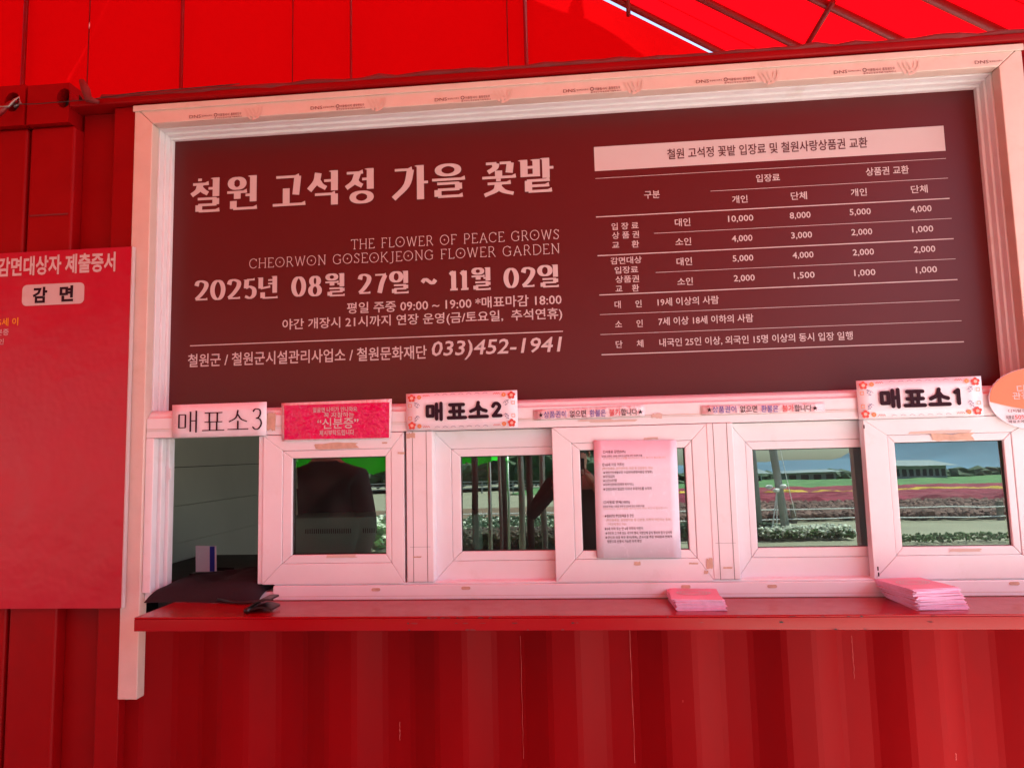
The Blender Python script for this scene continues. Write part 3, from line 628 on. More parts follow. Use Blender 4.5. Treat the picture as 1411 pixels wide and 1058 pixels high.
# left jamb, ribbed
g = MB()
for ya, yb, s in ((-.002, .028, .0), (.032, .058, .010), (.062, .095, .020)): g.box(WX0, WX0+.030+s, ya, yb, SZ0+.026, HZ0-.001)
g.build('jamb', m_upvc, wf, bev=.003)
for xa, xb in ((559.5, 596), (973.5, 1010)):
    a, b = at(xa, 600).x, at(xb, 600).x
    mb = MB(); mb.box(a, b, -.003, .09, SZ1+.001, HZ0-.001); o = mb.build('mullion', m_upvc, wf, bev=.003)
    mb = MB(); q = (b-a)
    for u in (.24, .76): mb.box(a+q*u, a+q*u+.0012, -.0038, -.0028, SZ1+.001, HZ0-.001)
    mb.box(a+q*.12, b-q*.12, -.0038, -.0028, SZ1+.115, SZ1+.1155)
    mb.build('profile_groove', m_dark, o)
def sash(x0, x1, gx0, gx1, gz0, gz1, bx0, bx1, bz0, bz1, y0, z0=SZ1-.004, z1=HZ0-.002, paneY=.016):
    s = mitre('window_sash', x0, x1, z0, z1, bx0-x0, x1-bx1, bz0-z0, z1-bz1, y0, y0+.034, m_upvc, wf, sep=False, bev=.0022)
    bd = mitre('glazing_bead', bx0+.0004, bx1-.0004, bz0+.0004, bz1-.0004, gx0-bx0, bx1-gx1, gz0-bz0, bz1-gz1, y0+.002, y0+.030, m_upvc, s, sep=False, bev=.003)
    # the pane sits a little out of plumb in its rebate
    t = R(1.15); zc = (gz0+gz1)/2; yc = y0+paneY; mb = MB()
    def P(x, z): return (x, yc+(z-zc)*math.tan(t), z)
    mb.quad(P(gx0-.004, gz0-.004), P(gx1+.004, gz0-.004), P(gx1+.004, gz1+.004), P(gx0-.004, gz1+.004))
    mb.build('glass_pane', m_glass, s, recalc=False)
    mb = MB(); e = .003                          # dark rubber gasket
    mb.box(gx0, gx1, y0+.012, y0+.030, gz0-.001, gz0+e); mb.box(gx0, gx1, y0+.012, y0+.030, gz1-e, gz1+.001); mb.box(gx0-.001, gx0+e, y0+.012, y0+.030, gz0, gz1); mb.box(gx1-e, gx1+.001, y0+.012, y0+.030, gz0, gz1)
    mb.build('gasket', m_leather, s)
    return s
FYs, RYs = -.001, .045
def X(px, Y): return at(px, 690, Y).x
def Zb(px, py, Y): return at(px, py, Y).z
gz0, gz1 = 1.168, 1.494; bz0, bz1 = 1.140, 1.520
sA = sash(at(362, 690).x, at(557, 690).x, X(402, 0), X(531.5, 0), gz0, gz1, X(389, 0), X(539.5, 0), bz0, bz1, FYs)
Zr = lambda z: 1.5+(z-1.5)*(2.3+RYs)/(2.3)
sB = sash(X(598, RYs), X(786, RYs), X(635, RYs), X(775, RYs), 1.167, 1.486, X(622.5, RYs), X(782, RYs), 1.136, 1.513, RYs)
sC = sash(X(763, 0), X(979, 0), X(801, 0), X(947, 0), gz0+.003, gz1+.004, X(790, 0), X(957, 0), bz0+.004, bz1+.002, FYs)
sD = sash(X(1011, RYs), X(1215, RYs), X(1041, RYs), X(1196, RYs), 1.167, 1.486, X(1031, RYs), X(1204, RYs), 1.136, 1.513, RYs)
sE = sash(X(1197, 0), X(1445, 0), X(1239, 0), X(1391, 0), gz0+.003, gz1+.004, X(1229, 0), X(1402, 0), bz0+.004, bz1+.002, FYs)
# interlock lip on the left stile of the sliding hatch
g = MB(); g.box(at(355, 690).x, at(361.5, 690).x, .004, .030, SZ1-.003, HZ0-.003); g.build('pull_lip', m_upvc, sA, bev=.003)
g = MB(); g.box(WX0+.052, WX0+.060, .055, .062, 1.43, 1.47); g.build('latch_keeper', m_upvc, wf, bev=.001)
for px, py in ((1185, 588), (1204, 783), (1205, 791)):
    c = at(px, py, -.0); mb = MB(); mb.box(c.x+.010, c.x+.014, -.0015, -.0008, c.z-.006, c.z+.006); mb.build('screw_hole', m_dark, sE)
# residue of old tape and scuffs
def scab(c, w, h, Y, mat, parent, seed, n=18):
    r = random.Random(seed); mb = MB()
    pts = []
    for a, b, q in ((-1, -1, 6), (1, -1, 3), (1, 1, 6), (-1, 1, 3)):
        nx_, nz_ = {(-1, -1): (1, -1), (1, -1): (1, 1), (1, 1): (-1, 1), (-1, 1): (-1, -1)}[(a, b)]
        for k in range(q):
            u = k/q; x, z = a+(nx_-a)*u, b+(nz_-b)*u; jx = 1-r.random()**2*(.10 if q == 6 else .22); jz = 1-r.random()**2*.45
            pts.append((c.x+w/2*x*jx, Y, c.z+h/2*z*jz))
    mb.add(pts, [list(range(len(pts)))])
    return mb.build('tape_residue', mat, parent, recalc=False)
for i, (px, py, w, h, dy, mt, pr) in enumerate(((464, 614, .16, .024, -.0024, m_residue, sA), (373, 581, .036, .065, -.0024, m_residue, wf), (1313, 602, .135, .024, -.0022, m_residue, sE), (1296, 595, .20, .010, -.002, m_water, sE),
        (820, 579, .12, .006, -.0024, m_water, wf), (905, 573, .035, .018, -.0024, m_water, wf), (845, 580, .16, .007, -.0026, m_water, wf), (978, 776, .02, .035, -.0034, m_residue, wf), (878, 776, .022, .014, -.0024, m_residue, sC),
        (956, 776, .03, .006, -.0024, m_residue, sC), (973, 788, .014, .012, -.0024, m_residue, sC), (471, 766, .11, .012, -.0024, m_water, sA), (566, 600, .03, .02, -.0044, m_residue, wf), (553, 624, .025, .008, -.0024, m_residue, sA),
        (1330, 758, .10, .010, -.0024, m_water, sE), (897, 604, .05, .008, -.0024, m_water, sC), (530, 610, .02, .006, -.0024, m_residue, sA), (1003, 782, .03, .006, -.0044, m_residue, wf), (575, 767, .03, .005, -.0044, m_residue, wf))):
    scab(at(px, py, dy), w, h, dy, mt, pr, i)

# ------------------------------------------------------------------ poster on the left
poster = thing('wall_poster', 'crimson poster listing discount documents, on the red wall left of the sign', 'poster', (-1.75, -.015, 1.6))
PY = -.03
zt = at(178, 340, PY).z; zb_ = at(90, 838, PY).z; xr = at(177, 500, PY).x
g = MB(); g.box(-2.55, xr, PY, PY+.012, zb_, zt); g.build('poster_sheet', m_poster, poster)
g = MB(); ptext(g, '감면대상자 제출증서', -3, 159, 364.5, 27, PY-.001, .028); g.build('text_line', m_print, poster, recalc=False)
def rrect(xa, xb, ya, yb, Y, rad):
    x0, x1 = at(xa, (ya+yb)/2, Y).x, at(xb, (ya+yb)/2, Y).x; z1, z0 = at((xa+xb)/2, ya, Y).z, at((xa+xb)/2, yb, Y).z
    mb = MB(); pts = []
    for cx, cz, a0 in ((x1-rad, z0+rad, -pi/2), (x1-rad, z1-rad, 0), (x0+rad, z1-rad, pi/2), (x0+rad, z0+rad, pi)):
        pts += [(cx+rad*cos(a0+pi/2*j/5), Y, cz+rad*sin(a0+pi/2*j/5)) for j in range(6)]
    mb.add(pts, [list(range(len(pts)))]); return mb
pl = rrect(30.5, 116, 391, 420, PY-.001, .018).build('title_plate', m_print, poster, recalc=False)
g = MB(); ptext(g, '감', 45, 65, 406.5, 22, PY-.002, .04); ptext(g, '면', 82, 101, 404.5, 22, PY-.002, .04); g.build('text_line', m_black, pl, recalc=False)
g = MB(); ptext(g, '만 65세 이', -22, 25, 444, 11, PY-.001, .012); g.build('text_line', m_yellow, poster, recalc=False)
g = MB(); ptext(g, '신분증', -14, 12, 458, 9, PY-.001, .01); ptext(g, '확인', -10, 5, 471, 8, PY-.001, .01); g.build('text_line', m_print, poster, recalc=False)
g = MB(); g.box(xr+.001, xr+.005, PY-.002, PY+.014, zb_, zt); g.build('poster_edge', m_print, poster)

# ------------------------------------------------------------------ paper signs on the header
def card(name, label, cat_, corners, Y, mat, th=.0015, grp=None, curl=0):
    P = [at(x, y, Y) for x, y in corners]          # tl, tr, br, bl
    c = sum(P, Vector())/4
    t = thing(name, label, cat_, tuple(c), grp)
    mb = MB(); n = 10; vs = []; rr = random.Random(label)
    for j in range(5):
        for i in range(n+1):
            u, v = i/n, j/4
            p = (P[3]*(1-u)+P[2]*u)*(1-v)+(P[0]*(1-u)+P[1]*u)*v
            vs.append((p.x, Y-curl*((v*2-1)**2*.6+(u*2-1)**2*.5)-rr.uniform(0, curl*.3), p.z))
    mb.add(vs, [[j*(n+1)+i, j*(n+1)+i+1, (j+1)*(n+1)+i+1, (j+1)*(n+1)+i] for j in range(4) for i in range(n)])
    o = mb.build('sheet', mat, t, smooth=True, recalc=False)
    sm = o.modifiers.new('thick', 'SOLIDIFY'); sm.thickness = th; sm.offset = -1
    return t, o
def tilted(t, name, mat, body, xa, xb, ya_l, yc_r, h, Y, off=.0, shear=0):
    a, b = at(xa, ya_l, Y), at(xb, yc_r, Y); xm = (xa+xb)/2; ym = (ya_l+yc_r)/2
    hh = at(xm, ym-h/2, Y).z-at(xm, ym+h/2, Y).z; zc = (a.z+b.z)/2
    mb = MB(); text(mb, body, a.x, b.x, zc-hh/2, zc+hh/2, Y, off, shear, (b.z-a.z)/(b.x-a.x)); return mb.build(name, mat, t, recalc=False)
t, o = card('ticket_sign', 'pinkish sleeve sign reading 매표소3 in thin letters, above the open hatch', 'sign', ((237.5, 558), (367.6, 553.6), (367, 600), (237.5, 603)), -.008, m_paper, curl=.0006, grp='numbered ticket window signs')
g = MB()
for ch, xa, xb, yc in (('매', 244, 274, 581), ('표', 278, 310, 580), ('소', 313, 343, 579), ('3', 346, 363, 577)):
    Y = -.0125; a, b = at(xa, yc, Y), at(xb, yc, Y); z1, z0 = at(xa, yc-15, Y).z, at(xa, yc+15, Y).z
    syl(g, ch, a.x, b.x, z0, z1, .0032, .0062, Y, serif=.006)
g.build('lettering', m_black, t, recalc=False)
t, o = card('notice_card', 'hot pink laminated notice with crinkled glare reading 신분증, above the first glass window', 'notice', ((388, 555.5), (540, 549.5), (538.5, 604), (388.5, 607.5)), -.006, m_sleeve, curl=.001)
P = [at(x, y, -.0092) for x, y in ((391.5, 558.5), (536.5, 554), (536, 603), (391.5, 605.5))]
g = MB(); g.quad(P[3], P[2], P[1], P[0]); pk = g.build('print_sheet', m_pink, t, recalc=False)
for body, xa, xb, yc, h in (('얼굴엔 나이가 안나와요', 431, 492, 564, 7), ('꼭 지참하는', 446, 488, 571.5, 7), ('“신분증”', 437, 494, 583, 15), ('제시부탁드립니다', 440, 488, 596, 8)):
    mb = MB(); ptext(mb, body, xa, xb, yc, h, -.0102, .012); mb.build('text_line', m_print, pk, recalc=False)
def flower(mb, x, z, r, Y, n=5):
    for k in range(n):
        a = 2*pi*k/n+pi/2; cx, cz = x+r*.6*cos(a), z+r*.6*sin(a); y = Y-k*.00006
        mb.add([(cx+r*.42*cos(q), y, cz+r*.42*sin(q)) for q in [2*pi*j/8 for j in range(8)]], [list(range(8))])
def disc(mb, x, z, r, Y, n=10): mb.add([(x+r*cos(2*pi*j/n), Y, z+r*sin(2*pi*j/n)) for j in range(n)], [list(range(n))])
def flowersign(label, corners, Y, chars, hh):
    t, o = card('ticket_sign', label, 'sign', corners, Y, m_paper, grp='numbered ticket window signs', curl=0)
    P = [at(x, y, Y) for x, y in corners]
    def uv(u, v): p = (P[3]*(1-u)+P[2]*u)*(1-v)+(P[0]*(1-u)+P[1]*u)*v; return p.x, p.z
    y = Y-.003; r1, r2, r3, r4 = MB(), MB(), MB(), MB()
    for u0, s in ((.052, 1), (.948, -1)):
        for v0, q in ((.13, 1), (.87, -1)):
            x, z = uv(u0, v0); flower(r1, x, z, .0135, y); disc(r3, x, z, .0055, y-.0006)
            x, z = uv(u0+s*.068, v0-q*.02); flower(r2, x, z, .0075, y, 8); 
            x, z = uv(u0-s*.015, v0+q*.20)
            for dx, dz, w, h in ((-.005, 0, .0016, .011), (.005, 0, .0016, .011), (0, -.005, .011, .0016), (0, .005, .011, .0016)): r2.add([(x+dx-w/2, y-.0001*(w < .005), z+dz-h/2), (x+dx+w/2, y-.0001*(w < .005), z+dz-h/2), (x+dx+w/2, y-.0001*(w < .005), z+dz+h/2), (x+dx-w/2, y-.0001*(w < .005), z+dz+h/2)], [[0, 1, 2, 3]])
            for k in range(6):
                xa, za = uv(u0+s*(.030+.012*(k % 3)), v0+q*(.13+.035*(k//2)+.01*k)); disc(r4, xa, za, .0022, y-k*.00003, 6)
            xa, za = uv(u0+s*.028, v0+q*.17); xb, zb2 = uv(u0+s*.075, v0+q*.21)
            pen(r4, 'c', [(xa, za), ((xa+xb)/2, max(za, zb2)+.004), (xb, zb2)], lambda p: p, .0014, .0014, y)
            for k in range(7):
                x, z = uv(u0+s*(.105+.009*k), v0-q*.05+.02*(k % 2)); r1.add([(x-.0016, y, z-.0012), (x+.0016, y, z-.0008), (x+.0012, y, z+.0014), (x-.0016, y, z+.001)], [[0, 1, 2, 3]])
    for v0 in (.065, .935):
        for k in range(7):
            u = .26+.072*k; pts = [uv(u, v0), uv(u+.02, v0+.025), uv(u+.045, v0)]; pen(r4, 'c', pts, lambda p: p, .0013, .0013, y)
    r1.build('flower_print', m_fred, o, recalc=False); r2.build('flower_print', m_forange, o, recalc=False); r3.build('flower_print', m_fpale, o, recalc=False); r4.build('twig_print', m_fblue, o, recalc=False)
    g = MB(); y = Y-.0035
    for ch, xa, xb, y0, y1 in chars:
        a, b = at(xa, (y0+y1)/2, y), at(xb, (y0+y1)/2, y); z1, z0 = at(xa, y0, y).z, at(xa, y1, y).z
        syl(g, ch, a.x, b.x, z0, z1, hh, hh, y, rnd=True, tab=R1)
    g.build('lettering', m_black, o, recalc=False)
flowersign('white flower-bordered sign reading 매표소2, above the tent-pole reflections, second from the open hatch', ((559.5, 542.7), (712.6, 537.4), (713.6, 589), (560.2, 593.4)), -.010,
           (('매', 586, 612, 554, 580), ('표', 616, 643, 553, 579), ('소', 645.5, 673, 552, 578), ('2', 676, 693, 552.5, 576)), .0118)
flowersign('white flower-bordered sign reading 매표소1, beside the round orange notice', ((1179.5, 524.6), (1351.6, 518.1), (1356, 572.8), (1183.9, 577.9)), -.010,
           (('매', 1211, 1242, 535, 563), ('표', 1245, 1276, 534.5, 562.5), ('소', 1279, 1310, 533.5, 561.5), ('1', 1311, 1328, 533.5, 559)), .0124)
for k, (c4, x0, x1_, ya, yb, lab) in enumerate(((((735.5, 565), (888, 558), (889, 573), (736, 578.5)), 742, 886, 571.5, 567, 'paper strip of starred small print beside the 매표소2 sign, above the notice-covered window'),
        (((966, 559), (1136, 555), (1137, 568), (967, 571.5)), 974, 1127, 564.3, 561.8, 'paper strip of starred small print left of the 매표소1 sign, above the third glass window'))):
    t, o = card('paper_strip', lab, 'notice', c4, -.0040, m_sleeve, grp='starred paper strips on the header rail', curl=.0008)
    W_ = x1_-x0
    for body, u0, u1, mt in (('★', 0, .045, m_black), ('상품권이', .05, .265, m_ink_blue), ('없으면', .30, .455, m_black), ('환불은', .49, .645, m_ink_blue), ('불가', .68, .785, m_ink_red), ('합니다', .79, .945, m_black), ('★', .95, 1, m_black)):
        tilted(o, 'lettering', mt, body, x0+W_*u0, x0+W_*u1, ya+(yb-ya)*u0, ya+(yb-ya)*u1, 9.5 if body != '★' else 7, -.0078, .008)
t, o = card('notice_sheet', 'crinkled white A4 notice in a clear sleeve, taped over the middle sash glass', 'notice', ((817.9, 606.5), (932, 606), (938.5, 767.8), (822.4, 768.5)), -.008, m_paper2, curl=.0012)
lines = [('□사용료 감면(50%)', 831, 862, 622.5, 5, m_black), ('입장료 감면은 사용료 면제 및 감면에 관한 조례에 따름', 829, 885, 628, 3, m_black), ('감면대상은 증빙서류를 제시하여야 하며 확인이 필요합니다', 831, 917, 630.8, 2.6, m_water),
 ('만 65세 이상 어르신', 830, 860, 639.8, 4.4, m_black), ('(주민등록증, 운전면허증, 여권 등 신분증빙 가능)', 830, 900, 645.3, 4.2, m_residue), ('★국민기초생활보장 수급권자(증명서발급 당일분)', 831, 899, 650.7, 4.2, m_black), ('★국가유공자', 831, 847, 656.4, 4.2, m_black),
 ('★소년소녀가장', 831, 850, 662, 4.2, m_black), ('★장애인(장애인등록증 복지카드)', 831, 873, 667.5, 4.2, m_black), ('★강원도에서 발급한 다자녀 우대카드를 소지자', 831, 898, 673.3, 4.2, m_black),
 ('□사용료 면제(100%)', 832, 868, 692, 5, m_black), ('입장료 면제는 사용료 면제 및 감면에 관한 조례에 따름', 831, 888, 697.3, 3, m_black), ('면제대상은 증빙서류를 제시하여야 하며 확인이 필요합니다', 832, 920, 700.3, 2.6, m_water),
 ('★철원군민 주민등록을 둔 군민', 833, 873, 710.5, 4.2, m_black), ('(주민등록증, 운전면허증 등 신분증, 미취학 어린이는 등본)', 835, 925, 716.3, 4.2, m_residue), ('가족관계 확인 가능)', 837, 863, 722.3, 4.2, m_residue), ('★5세 이하 또는 만 6세 이하의 어린이', 833, 886, 728, 4.2, m_black),
 ('★국빈과 그 가족 또는 국가적 행사, 지방단체 공식 행사의 참가 당사자', 834, 926, 734, 4.2, m_black), ('★군인과 의경 복무 병사(제복), 군사시설 주둔 부대원과 면회객', 834, 926, 740, 4.2, m_black), ('방문으로 신청시 가능한 자격 확인', 837, 884, 745.5, 4.2, m_black)]
for body, xa, xb, yc, h, mt in lines:
    mb = MB(); ptext(mb, body, xa, xb, yc, h, -.0118, .006); mb.build('text_line', mt, o, recalc=False)
# round orange board at the right
t = thing('round_notice', 'round orange and white notice cut by the right edge of the photo', 'notice', tuple(at(1425, 550, -.008)))
c = at(1428, 549, -.012); rx, rz = (at(1428, 549, -.012)-at(1361.5, 549, -.012)).x, .098
def lens(z_of, a0, a1, Y):
    mb = MB(); n = 24; vs = []
    return mb
g = MB(); n = 36
g.add([(c.x+rx*cos(2*pi*k/n), -.012-.004*(1-abs(sin(2*pi*k/n))), c.z+rz*sin(2*pi*k/n)) for k in range(n)], [list(range(n))]); o = g.build('plate', m_paper, t, recalc=False)
sm = o.modifiers.new('thick', 'SOLIDIFY'); sm.thickness = .003; sm.offset = -1
g = MB(); top = [(c.x+rx*.985*cos(a), c.z+rz*.985*sin(a)) for a in [pi*1.02-(pi*1.04)*k/20 for k in range(21)]]
bot = [(top[-1][0]+(top[0][0]-top[-1][0])*k/12, top[-1][1]-.028*sin(pi*k/12)) for k in range(1, 12)]
g.add([(x, -.0165, z) for x, z in top+bot], [list(range(len(top+bot)))[::-1]]); og = g.build('orange_field', m_orange, o, recalc=False)
for body, xa, xb, yc, h, mt in (('디지털', 1401, 1440, 535.5, 11, m_print), ('관광주민증', 1395, 1455, 544.5, 10, m_print)):
    mb = MB(); ptext(mb, body, xa, xb, yc, h, -.0172, .014); mb.build('text_line', mt, og, recalc=False)
for body, xa, xb, yc, h, mt in (('디지털관광주민증', 1389, 1440, 565.5, 4.5, m_thinlogo), ('이용료', 1386.5, 1397.5, 575, 6, m_black), ('50%할인', 1398.5, 1430, 574, 7.5, m_ink_red), ('매표소에서 확인', 1390, 1430, 580.5, 4.5, m_black)):
    mb = MB(); ptext(mb, body, xa, xb, yc, h, -.0172, .012); mb.build('text_line', mt, o, recalc=False)

# ------------------------------------------------------------------ leaflets on the counter
def stack(label, cx, cy, w, d, n, rot, seed, fan, th=.0024):
    t = thing('leaflet_stack', label, 'leaflets', (cx, cy, CZ), 'stacks of pink leaflets on the counter'); r = random.Random(seed)
    me = None; rz = rot
    for k in range(n):
        if me is None:
            mb = MB(); mb.box(cx-w/2, cx+w/2, cy-d/2, cy+d/2, CZ, CZ+th*.86); o = mb.build('leaflet', [m_leafedge, m_flyer], t); me = o.data
            for p in me.polygons:
                if abs(p.normal.z) > .5 : p.material_index = 1
        else:
            o = bpy.data.objects.new('leaflet', me); COL.objects.link(o); o.parent = t
        u = k/(n-1)
        o.location = (fan[0]*u+r.uniform(-.002, .002), fan[1]*u+r.uniform(-.002, .002), .0006+k*th)
        o.rotation_euler = (0, 0, R(rot+fan[2]*u+r.uniform(-4.5, 4.5)))
    zt = CZ+.0006+n*th; mb = MB(); ca, sa = cos(R(rot+fan[2])), sin(R(rot+fan[2])); ox, oy = cx+fan[0], cy+fan[1]
    def loc(a, b): return (ox+a*ca-b*sa, oy+a*sa+b*ca, zt+.0010)
    for k in range(4):
        rr = 1-k*.2; m = 20
        mb.add([loc(w*.36*rr*s*cos(2*pi*j/m), d*.2*rr*s*sin(2*pi*j/m)+d*.05) for j in range(m) for s in (1, .90)], [[2*j, 2*j+1, (2*j+3) % (2*m), (2*j+2) % (2*m)] for j in range(m)])
    for k in range(3): mb.add([loc(-w*.3, d*(.32+.04*k)), loc(w*.3, d*(.32+.04*k)), loc(w*.3, d*(.332+.04*k)), loc(-w*.3, d*(.332+.04*k))], [[0, 1, 2, 3]])
    mb.build('cover_print', m_print, t, recalc=False)
    return t
stack('lower stack of pink leaflets, nearer the middle of the counter', .362, -.098, .145, .165, 13, 3, 3, (-.006, .008, -6))
stack('taller stack of pink leaflets below the 매표소1 sash', 1.030, -.098, .145, .170, 24, 6, 9, (-.022, .008, 9))
# wallet and bag by the open hatch
wl = thing('wallet', 'small black folded wallet lying open at the left of the counter', 'wallet', (-.99, -.13, CZ))
def leaf(mb, base, a, w, d, th):
    n = 8; vs = []
    for s in (0, 1):
        for i in range(n+1):
            for j in range(2):
                u = i/n; x = base.x+w*u*cos(a); z = base.z+w*u*sin(a)+.010*sin(pi*u)+s*th; vs.append((x, base.y+d*(j-.5)*(1-.25*u), z))
    fs = []
    for i in range(n):
        a0 = 2*i; fs += [[a0, a0+1, a0+3, a0+2], [a0+2*(n+1), a0+2+2*(n+1), a0+3+2*(n+1), a0+1+2*(n+1)], [a0, a0+2, a0+2+2*(n+1), a0+2*(n+1)], [a0+1, a0+1+2*(n+1), a0+3+2*(n+1), a0+3]]
    fs += [[0, 2*(n+1), 2*(n+1)+1, 1], [2*n, 2*n+1, 4*n+3, 4*n+2]]
    mb.add(vs, fs)
for ang, dz in ((.05, .003), (.34, .012)):
    mb = MB(); leaf(mb, Vector((-1.02, -.15, CZ+dz)), ang, .075, .09, .006); mb.build('flap', m_leather, wl, bev=.0015)
mb = MB(); mb.tube([(-1.02, -.195, CZ+.010), (-1.02, -.105, CZ+.010)], .009, 10); mb.build('spine', m_leather, wl, smooth=True)
bag = MB(); n, m = 36, 16; vs = []
x0, x1b, ya, yb = -1.46, -1.06, -.03, .34
for j in range(m+1):
    for i in range(n+1):
        u, v = i/n, j/m; e = max(0, 1-abs(2*u-1)**3.2)**.6*max(0, 1-abs(2*v-1)**3)**.5
        hgt = e*(.030+.020*u*u+.007*sin(8*u+3*v)+.005*sin(15*u-7*v)+.004*sin(27*v+5*u))
        vs.append((x0+(x1b-x0)*u+.010*sin(7*v), ya+(yb-ya)*v+.012*sin(6*u), CZ+.028*min(1, max(0, v/.10))+.001+hgt))
bag.add(vs, [[j*(n+1)+i, j*(n+1)+i+1, (j+1)*(n+1)+i+1, (j+1)*(n+1)+i] for j in range(m) for i in range(n)])
bg_ = thing('cloth_bag', 'black cloth bag slumped on the counter in the open hatch', 'bag', (-1.23, .05, CZ))
bag.build('bag_body', m_cloth, bg_, smooth=True, recalc=False)
mb = MB(); mb.tube([(-1.20, -.03, CZ+.012), (-1.14, -.05, CZ+.008), (-1.09, -.07, CZ+.008), (-1.05, -.05, CZ+.008), (-1.03, -.01, CZ+.008)], .005, 8); mb.build('strap', m_leather, bg_, smooth=True)
# card stand inside
ct = Y = .42
c0, c1 = at(270, 783, Y), at(299, 752, Y)
cs = thing('card_stand', 'dark tray holding an upright white card with a blue stripe, inside the open hatch', 'card holder', ((c0.x+c1.x)/2, Y, c0.z-.03))
dsk = thing('desk', 'dark desk inside the booth behind the open hatch', 'desk', (-1.2, .75, .17))
zd = c0.z-.036
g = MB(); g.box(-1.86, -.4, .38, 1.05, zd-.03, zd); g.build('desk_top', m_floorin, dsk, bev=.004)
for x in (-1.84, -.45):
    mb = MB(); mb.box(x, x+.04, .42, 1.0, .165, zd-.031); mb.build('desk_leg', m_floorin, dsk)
g = MB(); g.box(c0.x-.012, c1.x+.05, Y-.03, Y+.03, zd+.001, zd+.022); g.box(c0.x-.02, c1.x+.058, Y+.031, Y+.036, zd+.001, zd+.034); g.build('tray', m_leather, cs, bev=.003)
g = MB(); g.prism([(c0.x, zd+.023), (c1.x, zd+.023), (c1.x-.003, c1.z), (c0.x-.003, c1.z+.002)], Y-.001, Y+.002); cdm = g.build('card', m_paper, cs)
wx = c1.x-c0.x
g = MB(); g.quad((c0.x+wx*.68, Y-.002, zd+.024), (c0.x+wx*.92, Y-.002, zd+.024), (c0.x+wx*.90, Y-.002, c1.z-.001), (c0.x+wx*.66, Y-.002, c1.z-.001)); g.build('blue_stripe', M('blue_print', (.03, .04, .35), .5), cdm, recalc=False)
# pale green cabinet with vent slots behind the first window
ht = thing('heater_cabinet', 'low pale green metal cabinet with a row of vent slots behind the first glass window', 'heater', (-.8, .75, .17))
hz = at(460, 712, .62).z
g = MB(); g.box(-1.25, -.42, .62, .86, .165, hz); cab = g.build('cabinet', m_greenbox, ht, bev=.008)
v0, v1 = at(421, 732, .62), at(486, 727, .62)
for i in range(34):
    x = v0.x+(at(518, 730, .62).x-v0.x)*i/33
    if .66 < i/33 < .8: continue
    mb = MB(); mb.box(x, x+.0035, .6185, .6198, v0.z-.010, v0.z+.010); mb.build('vent_slot', m_dark, cab)

# ------------------------------------------------------------------ neighbouring container, clip and cable
nb = thing('shipping_container', 'neighbouring red shipping container at the left edge behind the poster', 'container', (-3.2, 1.2, 0))
g = MB(); g.box(-2.16, -1.974, -.012, .10, .16, 2.735); g.build('corner_post', m_red, nb, bev=.012)
h2 = at(17, 141, -.03)
casting(-2.15, -1.974, 2.737, at(20, 118, -.03).z, nb, h2.x, h2.z, .031, .037)
corrug('corrugated_wall', -4.4, -2.16, .16, 2.74, .02, .036, .278, -4, m_red, nb)
g = MB(); g.box(-4.4, -2.155, -.02, .10, 2.745, 2.87); g.build('top_rail', m_red, nb); 
g = MB(); g.box(-4.4, -1.99, .12, 2.44, .1, 2.87); g.build('container_body', m_red, nb)
g = MB(); g.box(-4.4, -1.98, -.02, .10, 0, .155); g.build('bottom_rail', m_red, nb)
for k, z in enumerate((.6, 1.5, 2.2)):
    pass
ck = thing('lashing_hook', 'steel hook and wire clipped through the casting hole at the top left', 'hook', tuple(at(8, 152, -.07)))
g = MB(); g.tube([at(-10, 162, -.07), at(4, 152, -.07), at(14, 143, -.06), at(22, 140, -.03), at(26, 139, .0)], [.012, .011, .009, .007, .006], 8); g.build('hook_body', m_redsteel, ck, smooth=True)
g = MB(); g.tube([at(0, 148, -.075), at(12, 147, -.07), at(20, 138, -.06), at(26, 134, -.05), at(28, 142, -.045), at(20, 148, -.055)], .0045, 6); g.build('clip', m_steel, ck, smooth=True)
g = MB(); g.tube([at(14, 144, -.06), at(50, 143.5, -.045), at(120, 138, -.045), at(190, 128, -.042), at(330, 116, -.04)], .0018, 5); g.build('wire', m_dark, ck)
# fabric hem lying along the top of the booth
hm = MB(); rh_ = random.Random(2); pts = []
for k in range(90):
    x = -1.68+k*.065; pts.append((x, -.02+rh_.uniform(-.004, .004), ZT+.004+rh_.uniform(-.004, .005)))
hm.tube(pts, [.008+rh_.uniform(0, .006) for _ in pts], 6)
tag(hm.build('rope_hem', m_hem), 'dark rope hem lying along the top edge of the booth below the red fabric', 'rope')

